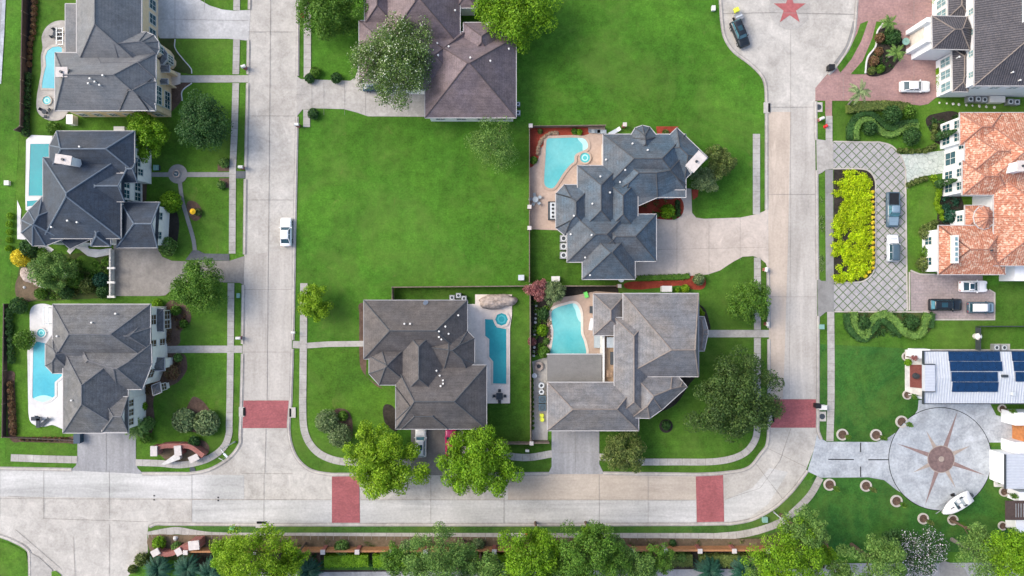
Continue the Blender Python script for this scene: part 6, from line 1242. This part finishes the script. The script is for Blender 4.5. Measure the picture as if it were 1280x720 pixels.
r = thing('bird_bath', 'teal bird bath at the right edge of the paver drive bed', 'bird bath', (*W2(1129,54),0)); c = W2(1129,54); MB().tube((*c,0),(*c,.7),.25,.12,12).build('pedestal', 'metal_grey', r); MB().ring(c,.1,.6,.7,.85,20).build('bowl', 'teal_box', r)
# rocks
def rocks(name, label, cat, pts, mt, z=0, group=None, seed=3):
    rng = np.random.default_rng(seed)
    r = thing(name, label, cat, (*W2(*pts[0][:2]),z), group=group)
    import bmesh
    m = MB()
    for px, py, rp, h in pts:
        c = W2(px, py); R = rp*S; n, k = 9, 4; vs = []
        for j in range(k+1):
            f = math.cos(j/k*1.45); zz = h*math.sin(j/k*1.57)
            for i in range(n): q = f*R*rng.uniform(.82,1.15); vs.append((c[0]+q*math.cos(6.2832*i/n+j*.3), c[1]+q*math.sin(6.2832*i/n+j*.3), z+zz*rng.uniform(.9,1.1)))
        m.add(vs, [(j*n+i, j*n+(i+1)%n, (j+1)*n+(i+1)%n, (j+1)*n+i) for j in range(k) for i in range(n)]+[tuple(k*n+i for i in range(n))])
    m.build('boulder', mt, r)
rnd = random.Random(5)
rng = np.random.default_rng(8); m = MB(); c0 = W2(622,376.5); n = 30; vs = []
r = thing('rock_waterfall', 'long rounded grey tan rock bank behind the octagonal spa', 'rock bank', (*c0,.16)); kk = 8
for j in range(kk+1):
    f = math.cos(j/kk*1.5)**.8; zz = 1.3*math.sin(j/kk*1.57)
    for i in range(n):
        a = 6.2832*i/n; e = 1+.07*math.sin(3*a+1)+.05*math.sin(7*a)+rng.uniform(-.05,.05); vs.append((c0[0]+3.2*f*e*math.cos(a)-.15*math.sin(2*a), c0[1]+1.25*f*e*math.sin(a)*(1+.15*math.sin(2*a)), .16+zz*rng.uniform(.88,1.1)))
m.add(vs, [(j*n+i, j*n+(i+1)%n, (j+1)*n+(i+1)%n, (j+1)*n+i) for j in range(kk) for i in range(n)]+[tuple(kk*n+i for i in range(n))]); m.build('rock_face', 'rock_tan', r, True)
for i, t in enumerate(range(13)):
    a = math.pi*(1.02-t/13*.62); rocks('boulder', 'brown boulder in the arc around the upper left end of the free form pool', 'boulder', [(693+20.5*math.cos(a)*1.0, 191-24*math.sin(a)-.5, rnd.uniform(2.4,3.4), rnd.uniform(.35,.6))], 'rock_brown', group='boulders around the free form pool', seed=i)
for i in range(8): rocks('boulder', 'orange tan boulder along the west edge of the kidney pool', 'boulder', [(686.3+rnd.uniform(-1,1.5), 396+i*4, rnd.uniform(1.8,2.8), .4)], 'rock_brown', group='boulders along the kidney pool', seed=20+i)
for i in range(14): rocks('stepping_stone', 'pale stepping stone in the vertical line west of the kidney pool', 'stepping stone', [(670.5-i*.25, 377+i*5.2, rnd.uniform(1.5,2.2), .12)], 'stone_white', group='stepping stones west of the kidney pool', seed=40+i)
rocks('pond_rock', 'broad flat grey pond rock slab under the soft grey tree', 'rock', [(36,343,11,.5),(43,336,8,.4),(47,352,6,.4)], 'rock_tan'); rocks('pond_rock', 'white rock shelf trailing from the pond slab', 'rock', [(51,355,4.5,.3),(55,360,4,.3),(46,350,3,.3)], 'stone_white')
for i, p in enumerate(((83,344),(108,349),(109,356),(31,359))): rocks('garden_stone', ['pale stone right of the pond tree','upper white stone in the walled garden','lower white stone in the walled garden','white stone in the bare soil by the fence'][i], 'stone', [(*p,2 if i else 4,.3)], 'stone_white', seed=60+i)
rocks('boulder', 'white boulder in the bed at the brick entrance wall', 'boulder', [(220,672.5,3.2,.5)], 'stone_white')
for i in range(9): rocks('stepping_stone', 'pale stepping stone in the row below the mansion south wall', 'stepping stone', [(1174+i*8.5+rnd.uniform(-1,1), 128.5+i*.7, rnd.uniform(1.2,1.9), .1)], 'stone_white', group='stepping stones below the mansion', seed=80+i)
# vine frames / pool rails
for lab, (x0, y0, x1, y1) in (('white pool side trellis at the topmost house', (72,36,80,56)), ('white pool rail frame at the corner house', (56,385,62,405))):
    r = thing('trellis', lab, 'trellis', (*W2(x0,y0),0)); m = MB()
    a, b = W2(x0,y0,2), W2(x1,y1,2)
    for k in range(5): y = a[1]+(b[1]-a[1])*k/4; m.box(((a[0]+b[0])/2,y,2.2),(b[0]-a[0],.08,.1))
    for k in (0,1): x = a[0]+(b[0]-a[0])*k; m.box((x,(a[1]+b[1])/2,2.3),(.1,a[1]-b[1]+.2,.1))
    m.build('slats', 'metal_pale' , r); m = MB()
    for x in (a[0],b[0]):
        for y in (a[1],b[1]): m.tube((x,y,0),(x,y,2.3),.05)
    m.build('posts', 'metal_pale', r)
# ------------------------------------------------------------------ camera, light
cam = bpy.data.cameras.new('camera'); co = bpy.data.objects.new('camera', cam); COL.objects.link(co); co.location = (0,0,HC); co.rotation_euler = (0,0,0)
cam.sensor_width = 36; cam.lens = 18/(640*S/HC); cam.clip_end = 3000; cam.clip_start = .5; SC.camera = co
w = bpy.data.worlds.new('World'); SC.world = w; w.use_nodes = True; nt = w.node_tree; bg = nt.nodes['Background']
sky = nt.nodes.new('ShaderNodeTexSky'); sky.sky_type = 'NISHITA'; sky.sun_disc = False; EL, AZ = R_(42), R_(-72)
sky.sun_elevation = EL; sky.sun_rotation = AZ; sky.air_density = .9; sky.dust_density = 3.5; sky.ozone_density = .3
nt.links.new(sky.outputs[0], bg.inputs['Color']); bg.inputs['Strength'].default_value = .15
sl = bpy.data.lights.new('sun', 'SUN'); sl.energy = .78; sl.angle = R_(30); sl.color = (1,.97,.92)
so = bpy.data.objects.new('sun', sl); COL.objects.link(so); so.location = (-40,30,120)
so.rotation_euler = Vector((math.sin(AZ)*math.cos(EL), math.cos(AZ)*math.cos(EL), math.sin(EL))).to_track_quat('Z','Y').to_euler()
vs = SC.view_settings; vs.view_transform = 'Standard'; vs.look = 'None'; vs.exposure = 1.12; vs.gamma = 1; vs.use_curve_mapping = False
SC.cycles.max_bounces = 6
